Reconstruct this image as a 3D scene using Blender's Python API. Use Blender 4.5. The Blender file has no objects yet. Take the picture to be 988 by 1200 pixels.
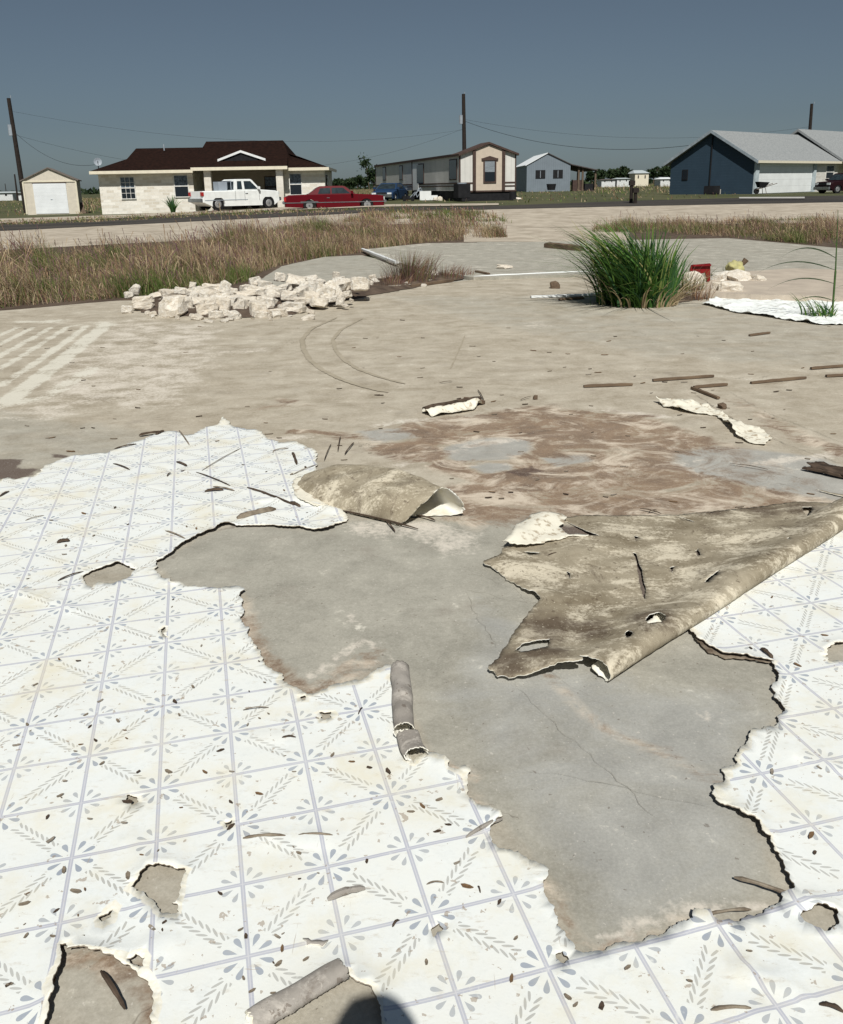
import bpy, bmesh, math, random
import numpy as np
from mathutils import Vector, Matrix, noise as mnoise
from mathutils.geometry import delaunay_2d_cdt
S = bpy.context.scene
COL = S.collection
R = math.radians
random.seed(7)
RNG = np.random.RandomState(7)

# ------------------------------------------------------------------ camera, sky, sun, exposure
EYE = 1.6
F_PX, CX, CY = 994.6, 494.0, 496.6            # focal length and optical axis, in units of a 988 x 1200 frame
PITCH, ROLL = R(15.64), R(-1.0)
_f = np.array([0, math.cos(PITCH), -math.sin(PITCH)]); _r = np.array([1., 0, 0]); _u = np.cross(_r, _f)
CR = _r*math.cos(ROLL) + _u*math.sin(ROLL); CU = -_r*math.sin(ROLL) + _u*math.cos(ROLL); CF = _f
cam = bpy.data.cameras.new('camera'); camo = bpy.data.objects.new('camera', cam); COL.objects.link(camo)
M = Matrix.Identity(4)
for i in range(3):
    M[i][0] = CR[i]; M[i][1] = CU[i]; M[i][2] = -CF[i]
M[0][3], M[1][3], M[2][3] = 0, 0, EYE
camo.matrix_world = M
cam.sensor_fit = 'HORIZONTAL'; cam.sensor_width = 36; cam.lens = 36*F_PX/988
cam.shift_y = -(600-CY)/988; cam.shift_x = 0
cam.clip_start = 0.05; cam.clip_end = 4000
S.camera = camo
SUN_EL, SUN_AZ = R(50.5), R(4.5)                 # azimuth: how far the sun stands to the right of straight behind the viewer
world = bpy.data.worlds.new('World'); S.world = world; world.use_nodes = True
wn = world.node_tree; bg = wn.nodes['Background']
sky = wn.nodes.new('ShaderNodeTexSky'); sky.sky_type = 'NISHITA'; sky.sun_disc = False
sky.sun_elevation = SUN_EL; sky.sun_rotation = math.pi - SUN_AZ
sky.air_density = 1.0; sky.dust_density = .6; sky.ozone_density = 1.2; sky.altitude = 200
hs = wn.nodes.new('ShaderNodeHueSaturation'); hs.inputs['Saturation'].default_value = .50
hs.inputs['Value'].default_value = .62
wn.links.new(sky.outputs[0], hs.inputs['Color'])
hz_ = wn.nodes.new('ShaderNodeMix'); hz_.data_type = 'RGBA'; hz_.blend_type = 'MULTIPLY'; hz_.inputs[0].default_value = 1; hz_.inputs[7].default_value = (.81, .995, 1.16, 1)
wn.links.new(hs.outputs[0], hz_.inputs[6]); wn.links.new(hz_.outputs[2], bg.inputs['Color'])
bg.inputs['Strength'].default_value = 0.0435
sl = bpy.data.lights.new('sun', 'SUN'); sl.energy = 4.35; sl.angle = R(.55); sl.color = (1, .98, .915)
so = bpy.data.objects.new('sun', sl); COL.objects.link(so)
sd = Vector((math.cos(SUN_EL)*math.sin(SUN_AZ), -math.cos(SUN_EL)*math.cos(SUN_AZ), math.sin(SUN_EL)))
so.rotation_euler = sd.to_track_quat('Z', 'Y').to_euler(); so.location = (3, -8, 14)
S.view_settings.view_transform = 'Standard'; S.view_settings.look = 'None'
S.view_settings.exposure = 0.10; S.view_settings.gamma = 1

# ------------------------------------------------------------------ places on the ground, read off the photograph
def ray(px, py):
    d = CF + CR*(px-CX)/F_PX + CU*(CY-py)/F_PX
    return d
def G(px, py, z=0.):                          # point of height z
    d = ray(px, py); t = (z-EYE)/d[2]
    return np.array([d[0]*t, d[1]*t, z])
def P(px, py, Y):                             # point at forward distance Y
    d = ray(px, py); t = Y/d[1]
    return np.array([d[0]*t, Y, EYE+d[2]*t])
def ss(a, b, x):
    t = np.clip((x-a)/(b-a), 0, 1); return t*t*(3-2*t)
def tz(x, y):                                 # height of the land
    far = .1 + .5*ss(-22, 2, x)
    return -.13 + (far+.13)*ss(13, 50, y)
def T(px, py):                                # point on the land
    z = 0.
    for k in range(30):
        g = G(px, py, z); z = .5*z + .5*float(tz(g[0], g[1]))
        z = min(z, EYE-.3)
    return G(px, py, z)
def Gs(pts, z=0.): return [tuple(G(a, b, z)[:2]) for a, b in pts]

# ------------------------------------------------------------------ object helpers
def tag(o, label=None, cat=None, group=None, kind=None):
    if label: o['label'] = label
    if cat: o['category'] = cat
    if group: o['group'] = group
    if kind: o['kind'] = kind
    return o
def empty(name, loc=(0, 0, 0), rz=0., **k):
    o = bpy.data.objects.new(name, None); COL.objects.link(o)
    o.location = tuple(loc); o.rotation_euler = (0, 0, rz); o.empty_display_size = .2
    return tag(o, **k)
def link_mesh(name, me, mat=None, parent=None, smooth=False, **k):
    o = bpy.data.objects.new(name, me); COL.objects.link(o)
    if mat: me.materials.append(mat)
    if parent: o.parent = parent
    if smooth: me.polygons.foreach_set('use_smooth', [True]*len(me.polygons))
    return tag(o, **k)
class MB:
    def __init__(s): s.v = []; s.f = []
    def add(s, v, f):
        b = len(s.v); s.v += [tuple(p) for p in v]; s.f += [tuple(b+i for i in q) for q in f]; return s
    def box(s, x0, x1, y0, y1, z0, z1):
        return s.add([(x0,y0,z0),(x1,y0,z0),(x1,y1,z0),(x0,y1,z0),(x0,y0,z1),(x1,y0,z1),(x1,y1,z1),(x0,y1,z1)],
                     [(0,3,2,1),(4,5,6,7),(0,1,5,4),(1,2,6,5),(2,3,7,6),(3,0,4,7)])
    def tube(s, p, q, r, n=8, r2=None):
        p = Vector(p); q = Vector(q); d = (q-p).normalized(); r2 = r if r2 is None else r2
        a = d.orthogonal().normalized(); b = d.cross(a)
        v = [p+(a*math.cos(2*math.pi*i/n)+b*math.sin(2*math.pi*i/n))*r for i in range(n)]
        v += [q+(a*math.cos(2*math.pi*i/n)+b*math.sin(2*math.pi*i/n))*r2 for i in range(n)]
        f = [(i, (i+1) % n, n+(i+1) % n, n+i) for i in range(n)]+[tuple(range(n))[::-1], tuple(range(n, 2*n))]
        return s.add(v, f)
    def poly_y(s, pts, y0, y1):               # (x, z) outline swept along y
        n = len(pts)
        return s.add([(x, y0, z) for x, z in pts]+[(x, y1, z) for x, z in pts],
                     [tuple(range(n)), tuple(range(n, 2*n))[::-1]]+[(i, n+i, n+(i+1) % n, (i+1) % n) for i in range(n)])
    def poly_x(s, pts, x0, x1):               # (y, z) outline swept along x
        n = len(pts)
        return s.add([(x0, y, z) for y, z in pts]+[(x1, y, z) for y, z in pts],
                     [tuple(range(n))[::-1], tuple(range(n, 2*n))]+[(i, (i+1) % n, n+(i+1) % n, n+i) for i in range(n)])
    def slab(s, pts, th):                     # thick sheet from 3-D corner points, thickness downwards
        n = len(pts); lo = [(x, y, z-th) for x, y, z in pts]
        return s.add(list(pts)+lo, [tuple(range(n)), tuple(range(n, 2*n))[::-1]]+[(i, n+i, n+(i+1) % n, (i+1) % n) for i in range(n)])
    def build(s, name, mat, parent=None, smooth=False, bevel=0, **k):
        me = bpy.data.meshes.new(name); me.from_pydata(s.v, [], s.f)
        bm = bmesh.new(); bm.from_mesh(me); bmesh.ops.recalc_face_normals(bm, faces=bm.faces)
        if bevel: bmesh.ops.bevel(bm, geom=list(bm.edges), offset=bevel, segments=2, affect='EDGES', clamp_overlap=True)
        bm.to_mesh(me); bm.free()
        return link_mesh(name, me, mat, parent, smooth, **k)
def copy_tree(o, parent=None, **k):
    c = o.copy(); COL.objects.link(c)
    if parent: c.parent = parent
    for ch in list(o.children): copy_tree(ch, c)
    return tag(c, **k)

# ------------------------------------------------------------------ materials
class N:                                      # tiny wrapper that turns arithmetic into Math nodes
    def __init__(s, nt, o): s.nt = nt; s.o = o
    def _m(s, op, *a):
        n = s.nt.nodes.new('ShaderNodeMath'); n.operation = op
        for i, x in enumerate((s,)+a):
            if isinstance(x, N): s.nt.links.new(x.o, n.inputs[i])
            else: n.inputs[i].default_value = float(x)
        return N(s.nt, n.outputs[0])
    def __add__(s, b): return s._m('ADD', b)
    __radd__ = __add__
    def __sub__(s, b): return s._m('SUBTRACT', b)
    def __rsub__(s, b): return (s*-1)+b
    def __mul__(s, b): return s._m('MULTIPLY', b)
    __rmul__ = __mul__
    def __truediv__(s, b): return s._m('DIVIDE', b)
    def lt(s, b): return s._m('LESS_THAN', b)
    def gt(s, b): return s._m('GREATER_THAN', b)
    def mx(s, b): return s._m('MAXIMUM', b)
    def mn(s, b): return s._m('MINIMUM', b)
    def abs(s): return s._m('ABSOLUTE')
    def ping(s, b): return s._m('PINGPONG', b)
    def mod(s, b): return s._m('FLOORED_MODULO', b)
    def cl(s): return s.mx(0).mn(1)
    def step(s, a, b): return ((s-a)*(1/(b-a))).cl()
def newmat(name, rough=.9, spec=.25, metal=0):
    m = bpy.data.materials.new(name); m.use_nodes = True; nt = m.node_tree
    b = nt.nodes['Principled BSDF']; b.inputs['Roughness'].default_value = rough
    b.inputs['Specular IOR Level'].default_value = spec; b.inputs['Metallic'].default_value = metal
    return m, nt, b
def coord(nt, kind='Object'):
    n = nt.nodes.new('ShaderNodeTexCoord'); return n.outputs[kind]
def mapped(nt, v, sc=(1, 1, 1), rz=0):
    n = nt.nodes.new('ShaderNodeMapping'); n.inputs['Scale'].default_value = sc; n.inputs['Rotation'].default_value = (0, 0, rz)
    nt.links.new(v, n.inputs['Vector']); return n.outputs[0]
def nz(nt, v, scale, det=4, rough=.55, dist=0.):
    n = nt.nodes.new('ShaderNodeTexNoise'); n.inputs['Scale'].default_value = scale; n.inputs['Detail'].default_value = det
    n.inputs['Roughness'].default_value = rough; n.inputs['Distortion'].default_value = dist
    nt.links.new(v, n.inputs['Vector']); return N(nt, n.outputs['Fac'])
def mixc(nt, fac, a, b, blend='MIX'):
    n = nt.nodes.new('ShaderNodeMix'); n.data_type = 'RGBA'; n.blend_type = blend
    if isinstance(fac, N): nt.links.new(fac.o, n.inputs[0])
    else: n.inputs[0].default_value = fac
    for i, x in ((6, a), (7, b)):
        if isinstance(x, (tuple, list)): n.inputs[i].default_value = (*x[:3], 1)
        else: nt.links.new(x, n.inputs[i])
    return n.outputs[2]
def bump(nt, b, h, strength=.3, dist=.01):
    n = nt.nodes.new('ShaderNodeBump'); n.inputs['Strength'].default_value = strength; n.inputs['Distance'].default_value = dist
    nt.links.new(h.o, n.inputs['Height']); nt.links.new(n.outputs[0], b.inputs['Normal'])
def attr(nt, name, fac=True):
    n = nt.nodes.new('ShaderNodeAttribute'); n.attribute_name = name
    return N(nt, n.outputs['Fac']) if fac else n.outputs['Color']
def pmat(name, c, c2=None, rough=.85, scale=4, spec=.2, metal=0, bs=0, bd=.01, lo=.35, hi=.65, sc=(1, 1, 1)):
    m, nt, b = newmat(name, rough, spec, metal)
    c2 = c2 or tuple(min(1, x*.72) for x in c)
    v = mapped(nt, coord(nt), sc)
    n = nz(nt, v, scale, 6, .6)
    nt.links.new(mixc(nt, n.step(lo, hi), c2, c), b.inputs['Base Color'])
    if bs: bump(nt, b, nz(nt, v, scale*3, 5, .65), bs, bd)
    return m

# ------------------------------------------------------------------ flat sheets cut to a torn outline
def inside(pts, poly):
    x, y = pts[:, 0], pts[:, 1]; r = np.zeros(len(pts), bool); p = np.asarray(poly)
    x0, y0 = p[:, 0], p[:, 1]; x1, y1 = np.roll(x0, -1), np.roll(y0, -1)
    for a, b, c, d in zip(x0, y0, x1, y1):
        if b == d: continue
        k = ((b > y) != (d > y)) & (x < (c-a)*(y-b)/(d-b)+a); r ^= k
    return r
def segdist(pts, poly, closed=True, chunk=4000):
    p = np.asarray(poly, float); q = np.roll(p, -1, 0) if closed else p[1:]
    if not closed: p = p[:-1]
    d = q-p; L = (d**2).sum(1)+1e-12; out = np.empty(len(pts))
    for i in range(0, len(pts), chunk):
        a = pts[i:i+chunk, None, :]-p[None]
        t = np.clip((a*d).sum(2)/L, 0, 1); out[i:i+chunk] = np.sqrt((((a-t[..., None]*d))**2).sum(2)).min(1)
    return out
def jag(poly, seg=.02, amp=.012, seed=1, big=.6):
    r = random.Random(seed); out = []
    n = len(poly)
    def rec(a, b, am):
        L = math.hypot(b[0]-a[0], b[1]-a[1])
        if L < seg: return [a]
        k = r.uniform(-1, 1)*min(am, L*.22); t = r.uniform(.35, .65)
        m = (a[0]+(b[0]-a[0])*t-(b[1]-a[1])/L*k, a[1]+(b[1]-a[1])*t+(b[0]-a[0])/L*k)
        return rec(a, m, am*.75)+rec(m, b, am*.75)
    for i in range(n):
        a, b = tuple(poly[i]), tuple(poly[(i+1) % n])
        L = math.hypot(b[0]-a[0], b[1]-a[1])
        if L > 1.2 and a[1] < .9 : out.append(a); continue
        out += rec(a, b, amp)
    return out
def cdt(outer, holes, pts):
    vs = []; es = []
    for lp in [outer]+list(holes):
        b = len(vs); n = len(lp); vs += [Vector((float(x), float(y))) for x, y in lp]; es += [(b+i, b+(i+1) % n) for i in range(n)]
    vs += [Vector((float(x), float(y))) for x, y in pts]
    v, e, f, _, _, _ = delaunay_2d_cdt(vs, es, [], 0, 1e-6)
    v = np.array([(a.x, a.y) for a in v]); f = np.array([t for t in f if len(t) == 3])
    c = v[f].mean(1); k = inside(c, outer)
    for h in holes: k &= ~inside(c, h)
    f = f[k]; used, inv = np.unique(f, return_inverse=True)
    v = v[used]; f = inv.reshape(-1, 3)
    a = v[f]; area = (a[:, 1, 0]-a[:, 0, 0])*(a[:, 2, 1]-a[:, 0, 1])-(a[:, 1, 1]-a[:, 0, 1])*(a[:, 2, 0]-a[:, 0, 0])
    f[area < 0] = f[area < 0][:, ::-1]
    return v, f
def gridpts(outer, holes, sp, margin=.35, bounds=None, seed=3):
    o = np.asarray(outer); x0, y0 = o.min(0); x1, y1 = o.max(0)
    if bounds: x0, x1, y0, y1 = max(x0, bounds[0]), min(x1, bounds[1]), max(y0, bounds[2]), min(y1, bounds[3])
    gx, gy = np.meshgrid(np.arange(x0, x1, sp), np.arange(y0, y1, sp)); g = np.c_[gx.ravel(), gy.ravel()]
    g += np.random.RandomState(seed).uniform(-.25, .25, g.shape)*sp
    k = inside(g, outer)
    for h in holes: k &= ~inside(g, h)
    g = g[k]
    for lp in [outer]+list(holes): g = g[segdist(g, lp) > sp*margin]
    return g
def fbm(x, y, s, seed=0., oct=3):
    return np.array([mnoise.fractal(Vector((a*s+seed, b*s-seed, seed*1.7)), 1, 2, oct) for a, b in zip(x, y)])
def sheet_object(name, v3, tris, mat, thick=0., parent=None, uv=None, attrs=None, smooth=True, **k):
    v3 = np.asarray(v3, float); tris = np.asarray(tris); n = len(v3); faces = tris
    allv = v3
    if thick:
        e = np.concatenate([tris[:, [0, 1]], tris[:, [1, 2]], tris[:, [2, 0]]]); key = {}
        for a, b in e: key[(a, b)] = 1
        bnd = [(a, b) for a, b in key if (b, a) not in key]
        nrm = np.zeros_like(v3); fn = np.cross(v3[tris[:, 1]]-v3[tris[:, 0]], v3[tris[:, 2]]-v3[tris[:, 0]])
        for c in range(3): np.add.at(nrm, tris[:, c], fn)
        nrm /= np.linalg.norm(nrm, axis=1)[:, None]+1e-12
        allv = np.r_[v3, v3-nrm*thick]
        F = [tuple(t) for t in tris]+[tuple(t[::-1]+n) for t in tris]+[(b, a, a+n, b+n) for a, b in bnd]
    else: F = [tuple(t) for t in tris]
    me = bpy.data.meshes.new(name); me.from_pydata([tuple(p) for p in allv], [], [tuple(int(i) for i in q) for q in F])
    rep = 2 if thick else 1
    if uv is not None:
        li = np.empty(len(me.loops), np.int32); me.loops.foreach_get('vertex_index', li)
        ul = me.uv_layers.new(name='tile'); u = np.tile(uv, (rep, 1))[li]; ul.data.foreach_set('uv', u.astype(np.float32).ravel())
    for an, av in (attrs or {}).items():
        at = me.attributes.new(an, 'FLOAT', 'POINT'); at.data.foreach_set('value', np.tile(av, rep).astype(np.float32))
    if thick:
        at = me.attributes.new('under', 'FLOAT', 'FACE'); at.data.foreach_set('value', np.array([0]*len(tris)+[1]*(len(F)-len(tris)), np.float32))
    return link_mesh(name, me, mat, parent, smooth, **k)
# ------------------------------------------------------------------ the land
M_grass = pmat('dry_grass_ground', (.105, .10, .05), (.055, .065, .03), scale=.22, sc=(1, .35, 1), lo=.3, hi=.7, bs=.4, bd=.05)
M_gravel = pmat('caliche_gravel', (.50, .44, .36), (.34, .29, .23), scale=1.6, rough=1, spec=.05, bs=.5, bd=.02)
M_asph = pmat('old_asphalt', (.075, .065, .055), (.035, .032, .03), scale=.5, rough=.9, sc=(.25, 1, 1))
M_soil = pmat('brown_soil', (.13, .095, .07), (.07, .05, .038), scale=5, bs=.6, bd=.03)
def land():
    xs = np.r_[np.linspace(-900, -60, 12), np.linspace(-50, 50, 41), np.linspace(60, 900, 12)]
    ys = np.r_[np.linspace(-30, 6, 5), np.linspace(8, 60, 53), np.linspace(64, 200, 18), np.geomspace(220, 3000, 10)]
    X, Y = np.meshgrid(xs, ys); Z = tz(X, Y); Z = np.where(Y > 400, Z-(Y-400)*.0002, Z)
    v = np.c_[X.ravel(), Y.ravel(), Z.ravel()]; w = len(xs)
    f = [(j*w+i, j*w+i+1, (j+1)*w+i+1, (j+1)*w+i) for j in range(len(ys)-1) for i in range(w-1)]
    me = bpy.data.meshes.new('ground'); me.from_pydata([tuple(p) for p in v], [], f)
    link_mesh('ground', me, M_grass, smooth=True, kind='structure')
land()
def band(name, top, bot, mat, dz, kind='structure', n=60, rough=0.):
    # strip of land between two lines read off the photograph
    x = np.linspace(-260, 1250, n)
    a = [T(px, np.interp(px, [p[0] for p in top], [p[1] for p in top])) for px in x]
    b = [T(px, np.interp(px, [p[0] for p in bot], [p[1] for p in bot])) for px in x]
    x0, x1 = top[0][0], top[-1][0]
    m = MB(); K = 5; v = []
    for j in range(K+1):
        t = j/K
        for p, q in zip(a, b):
            c = p*(1-t)+q*t; v.append((c[0], c[1]+(random.uniform(-rough, rough) if j in (0, K) else 0), float(tz(c[0], c[1]))+dz))
    keep = [i for i in range(n-1) if x0 <= x[i] and x[i+1] <= x1]
    m.add(v, [(j*n+i, j*n+i+1, (j+1)*n+i+1, (j+1)*n+i) for j in range(K) for i in keep])
    return m.build(name, mat, kind=kind)
band('road', [(-260, 266.5), (0, 263.5), (250, 251), (430, 244.5), (560, 242.5), (750, 235.5), (988, 229.5), (1250, 225)],
     [(-260, 275), (0, 271.5), (250, 259), (430, 250), (560, 246.5), (750, 242), (988, 237.5), (1250, 234)], M_asph, .03, rough=.15)
band('gravel_shoulder', [(-260, 275), (0, 271.5), (250, 259), (430, 250), (560, 246.5), (750, 242), (988, 237.5), (1250, 234)],
     [(-260, 300), (0, 294), (250, 281), (430, 264), (560, 262), (620, 268), (750, 264), (988, 262), (1250, 262)], M_gravel, .024, rough=.1)
band('driveway', [(-260, 258), (0, 257), (150, 252), (330, 243.5), (440, 240), (600, 238.8), (605, 238.8)],
     [(-260, 264.5), (0, 262.5), (150, 255.5), (330, 247), (440, 243), (600, 240.8), (605, 240.8)], M_gravel, .036, rough=.3)
band('kerb_strip', [(845, 232.3), (968, 232)], [(845, 234), (968, 234)], pmat('pale_kerb', (.5, .48, .45)), .07)

band('weedy_soil', [(-260, 296), (0, 290), (250, 278), (430, 262), (575, 262)],
     [(-260, 384), (0, 370), (250, 352), (430, 300), (575, 284)], M_soil, .016, rough=.1)
band('weedy_soil', [(700, 268), (750, 262), (988, 260), (1250, 260)], [(700, 318), (750, 318), (988, 318), (1250, 330)], M_soil, .016, rough=.1)
band('gravel_apron', [(540, 260), (600, 260), (750, 260)], [(540, 284), (600, 284), (750, 284)], M_gravel, .020, rough=.1, n=110)
# ------------------------------------------------------------------ the bare floor slab, stained, with some shade painted in
def px_of(x, y, z=0.):
    d = np.stack([np.asarray(x), np.asarray(y), np.zeros_like(np.asarray(x))+z-EYE], -1); w = d@CF
    return CX+F_PX*(d@CR)/w, CY-F_PX*(d@CU)/w
def slab_points(outer):
    o = list(outer); out = []
    for (y0, y1, sp) in ((.4, 3.4, .035), (3.4, 6, .05), (6, 10, .09), (10, 40, .3)):
        out.append(gridpts(o, [], sp, bounds=(-14, 14, y0, y1)))
    a_, b_ = G(-60, 385), G(150, 385); c_ = G(-60, 480)
    e_ = gridpts(o, [], .035, bounds=(a_[0], G(150, 480)[0]+.6, c_[1], a_[1]))
    f_ = out[1:]; big_ = np.concatenate([out[0]]+[q[~((q[:, 0] > a_[0]-.02) & (q[:, 0] < G(150, 480)[0]+.62) & (q[:, 1] > c_[1]-.02) & (q[:, 1] < a_[1]+.02))] for q in f_])
    return np.r_[big_, e_]
def concrete_mat():
    m, nt, b = newmat('stained_shaded_concrete', .92, .18)
    v = coord(nt); big = nz(nt, v, .55, 3); mid = nz(nt, v, 4.5, 6, .62, .4); fine = nz(nt, v, 38, 5, .7)
    streak = nz(nt, mapped(nt, v, (.6, 5, 1), R(8)), 3.2, 5, .6)
    med = nz(nt, mapped(nt, v, (1, 1.7, 1), R(-12)), 1.7, 9, .68, .8)
    tan = mixc(nt, (mid*.55+streak*.1+fine*.35).step(.38, .62), (.295, .25, .185), (.475, .42, .335))
    tan = mixc(nt, (med-.42).step(0, .25)*.55, tan, (.57, .52, .43))
    gray = mixc(nt, (mid*.45+fine*.25+med*.3).step(.38, .62), (.27, .256, .216), (.43, .408, .348))
    g = (attr(nt, 'gray')+(med-.5)*.8).step(.25, .75)
    c = mixc(nt, g, tan, gray)
    c = mixc(nt, (nz(nt, v, 2.6, 8, .72).step(.56, .66))*.30, c, (.25, .215, .18))
    gb = (attr(nt, 'bluegray')+(med-.5)*1.3+(fine-.5)*.3).step(.35, .75)
    c = mixc(nt, gb*.8, c, mixc(nt, mid.step(.35, .65), (.30, .297, .28), (.395, .392, .368)))
    pale = (attr(nt, 'pale')*.95+(med-.5)*1.6+(mid-.5)*1.8+(fine-.5)*1.6).step(.42, .95)
    c = mixc(nt, pale*.8, c, (.66, .60, .52))
    cream = (attr(nt, 'white')*1.0+(mid-.5)*1.9+(fine-.5)*1.7+(med-.5)*1.0).step(.36, .85)
    c = mixc(nt, cream*.8, c, (.68, .65, .56))
    warp = nz(nt, mapped(nt, v, (1, 1.35, 1), R(-10)), 2.1, 9, .72, 1.3)
    br = (attr(nt, 'brown')*1.15+(warp-.5)*4.8+(mid-.5)*1.6+(fine-.5)*.9-.12).step(.15, .8)*attr(nt, 'brown').step(.0, .25)
    c = mixc(nt, br*.9, c, mixc(nt, (mid*.4+fine*.2+warp*.4).step(.42, .64), (.30, .205, .135), (.11, .07, .048)))
    lt = attr(nt, 'brown').step(.1, .5)*(nz(nt, mapped(nt, v, (1, 1.4, 1), R(-14)), 2.6, 9, .74, .8)).step(.50, .62)
    c = mixc(nt, lt*.8, c, (.66, .57, .46))
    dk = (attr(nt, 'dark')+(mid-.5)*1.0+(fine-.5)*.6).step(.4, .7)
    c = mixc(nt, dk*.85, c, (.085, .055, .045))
    grit = nz(nt, v, 120, 3, .8); c = mixc(nt, (grit-.5).abs()*.9, c, mixc(nt, grit.gt(.5), (.16, .14, .12), (.62, .58, .52)))
    speck = nz(nt, v, 55, 3, .5).gt(.69)*nz(nt, v, 7, 2).gt(.52)
    c = mixc(nt, speck*.5, c, (.12, .09, .07))
    speck2 = nz(nt, v, 71, 2, .5).gt(.71)
    c = mixc(nt, speck2*.45, c, (.6, .56, .5))
    vo = nt.nodes.new('ShaderNodeTexVoronoi'); vo.feature = 'DISTANCE_TO_EDGE'; vo.inputs['Scale'].default_value = .8
    dv = nt.nodes.new('ShaderNodeVectorMath'); dv.operation = 'ADD'
    nn = nt.nodes.new('ShaderNodeTexNoise'); nn.inputs['Scale'].default_value = 1.4; nn.inputs['Detail'].default_value = 6
    nt.links.new(v, nn.inputs['Vector']); nt.links.new(v, dv.inputs[0]); nt.links.new(nn.outputs['Color'], dv.inputs[1])
    nt.links.new(dv.outputs[0], vo.inputs['Vector'])
    crack = N(nt, vo.outputs['Distance']).lt(.0016)*nz(nt, v, .9, 2).gt(.55)
    c = mixc(nt, crack*.4, c, (.11, .09, .07))
    nt.links.new(c, b.inputs['Base Color'])
    bump(nt, b, fine*.35+mid+nz(nt, v, 160, 2)*.12, .35, .006)
    return m
M_conc = concrete_mat()
def segs_mask(pts, px_lines, w, soft):
    m = np.zeros(len(pts))
    for ln in px_lines:
        d = segdist(pts, Gs(ln), closed=False); m = np.maximum(m, 1-ss(w, w+soft, d))
    return m
def poly_mask(pts, px_poly, soft):
    p = Gs(px_poly); d = segdist(pts, p); i = inside(pts, p); sd_ = np.where(i, -d, d)
    return 1-ss(-soft, soft, sd_)
slab_out = Gs([(-330, 392), (-120, 375), (0, 364), (140, 352), (300, 349), (445, 341), (560, 327), (690, 323), (840, 324), (1000, 325), (1250, 335)])
slab_out = [tuple(p) for p in slab_out]+[(14, 8), (14, .45), (-9, .45)]
v2, f = cdt(jag(slab_out, .12, .02, 5), [], slab_points(slab_out))
x, y = v2[:, 0], v2[:, 1]
A = {}
HOLE = [(183,660),(221,637),(264,617),(340,617),(400,612),(470,608),(560,612),(640,600),(800,700),(910,780),(915,830),(850,915),(925,1050),(815,1075),(690,1120),(640,1030),(560,930),(500,885),(455,780),(370,815),(300,755),(283,695),(200,683)]
A['gray'] = np.maximum(poly_mask(v2, HOLE, .06), .55*poly_mask(v2, [(-50,1300),(-200,600),(0,480),(300,520),(600,600),(1000,650),(1300,1300)], .2))
A['gray'] = np.maximum(A['gray'], .45*poly_mask(v2, [(430,345),(980,345),(1100,440),(760,420),(560,380)], .5))
A['bluegray'] = np.maximum.reduce([poly_mask(v2, [(782,532),(840,522),(960,535),(1010,560),(1000,590),(900,575),(840,560),(790,548)], .12),
    poly_mask(v2, [(515,525),(560,512),(620,512),(625,528),(590,540),(530,542)], .07),
    poly_mask(v2, [(545,545),(590,541),(605,549),(570,556)], .04), poly_mask(v2, [(635,536),(690,530),(700,540),(650,548)], .05),
    .8*poly_mask(v2, [(415,505),(470,500),(500,512),(440,520)], .07),
    .7*poly_mask(v2, [(560,700),(760,800),(900,800),(900,1060),(700,1100),(640,1000),(560,900),(500,820)], .15)])
A['brown'] = np.maximum.reduce([.9*poly_mask(v2, [(395,512),(520,490),(640,476),(760,488),(850,520),(960,560),(990,592),(860,600),(640,606),(560,618),(500,600),(540,560),(450,530)], .14),
    .75*segs_mask(v2, [[(345,505),(400,508),(470,505),(520,498)]], .02, .06),
    .45*segs_mask(v2, [[(285,705),(292,745),(325,790),(362,812),(400,800),(435,775),(440,760)]], .012, .05),
    .55*poly_mask(v2, [(355,812),(395,780),(420,760),(440,765),(425,792),(385,806)], .03),
    .6*segs_mask(v2, [[(690,1118),(740,1106),(810,1080)], [(640,1030),(650,1066),(690,1120)], [(72,1118),(110,1122),(170,1150),(184,1185),(184,1240)],
                      [(549,930),(556,945)], [(505,886),(552,909)]], .012, .025),
    .5*segs_mask(v2, [[(905,500),(988,530)],[(860,470),(960,520)]], .03, .12),
    .45*segs_mask(v2, [[(330,468),(365,478)],[(300,480),(340,474)]], .02, .08),
    .35*segs_mask(v2, [[(620,770),(700,850),(900,940)]], .0, .05)])
A['brown'] *= 1-.8*A['bluegray']*(y > 2.9)
A['pale'] = np.maximum.reduce([.66*poly_mask(v2, [(110,392),(140,372),(260,380),(250,430),(215,480),(120,478),(0,500),(20,478)], .3),
    .8*segs_mask(v2, [[(440,500),(480,492),(530,492)],[(500,500),(560,490)],[(300,515),(370,512)],[(470,545),(560,520),(640,510),(730,500)],[(600,545),(720,555),(820,540)],
       [(790,525),(780,540),(820,560)],[(870,545),(988,530)],[(700,480),(780,488)]], .02, .07),
    .85*poly_mask(v2, [(405,612),(480,605),(560,618),(575,640),(520,650),(470,632),(420,632)], .08),
    .8*segs_mask(v2, [[(412,720),(425,745),(455,770),(480,790)],[(360,795),(390,775),(425,750)],[(284,720),(295,750)],[(700,1100),(740,1085),(830,1060),(900,1060)],[(560,905),(530,900)],
       [(605,1030),(600,1000)]], .004, .03),
    .6*segs_mask(v2, [[(665,820),(655,880)],[(820,835),(845,850)]], .004, .03),
    .55*poly_mask(v2, [(610,378),(640,375),(655,381),(625,386)], .08),
    .5*segs_mask(v2, [[(60,475),(110,400)],[(200,420),(300,410)]], .05, .3)])
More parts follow.
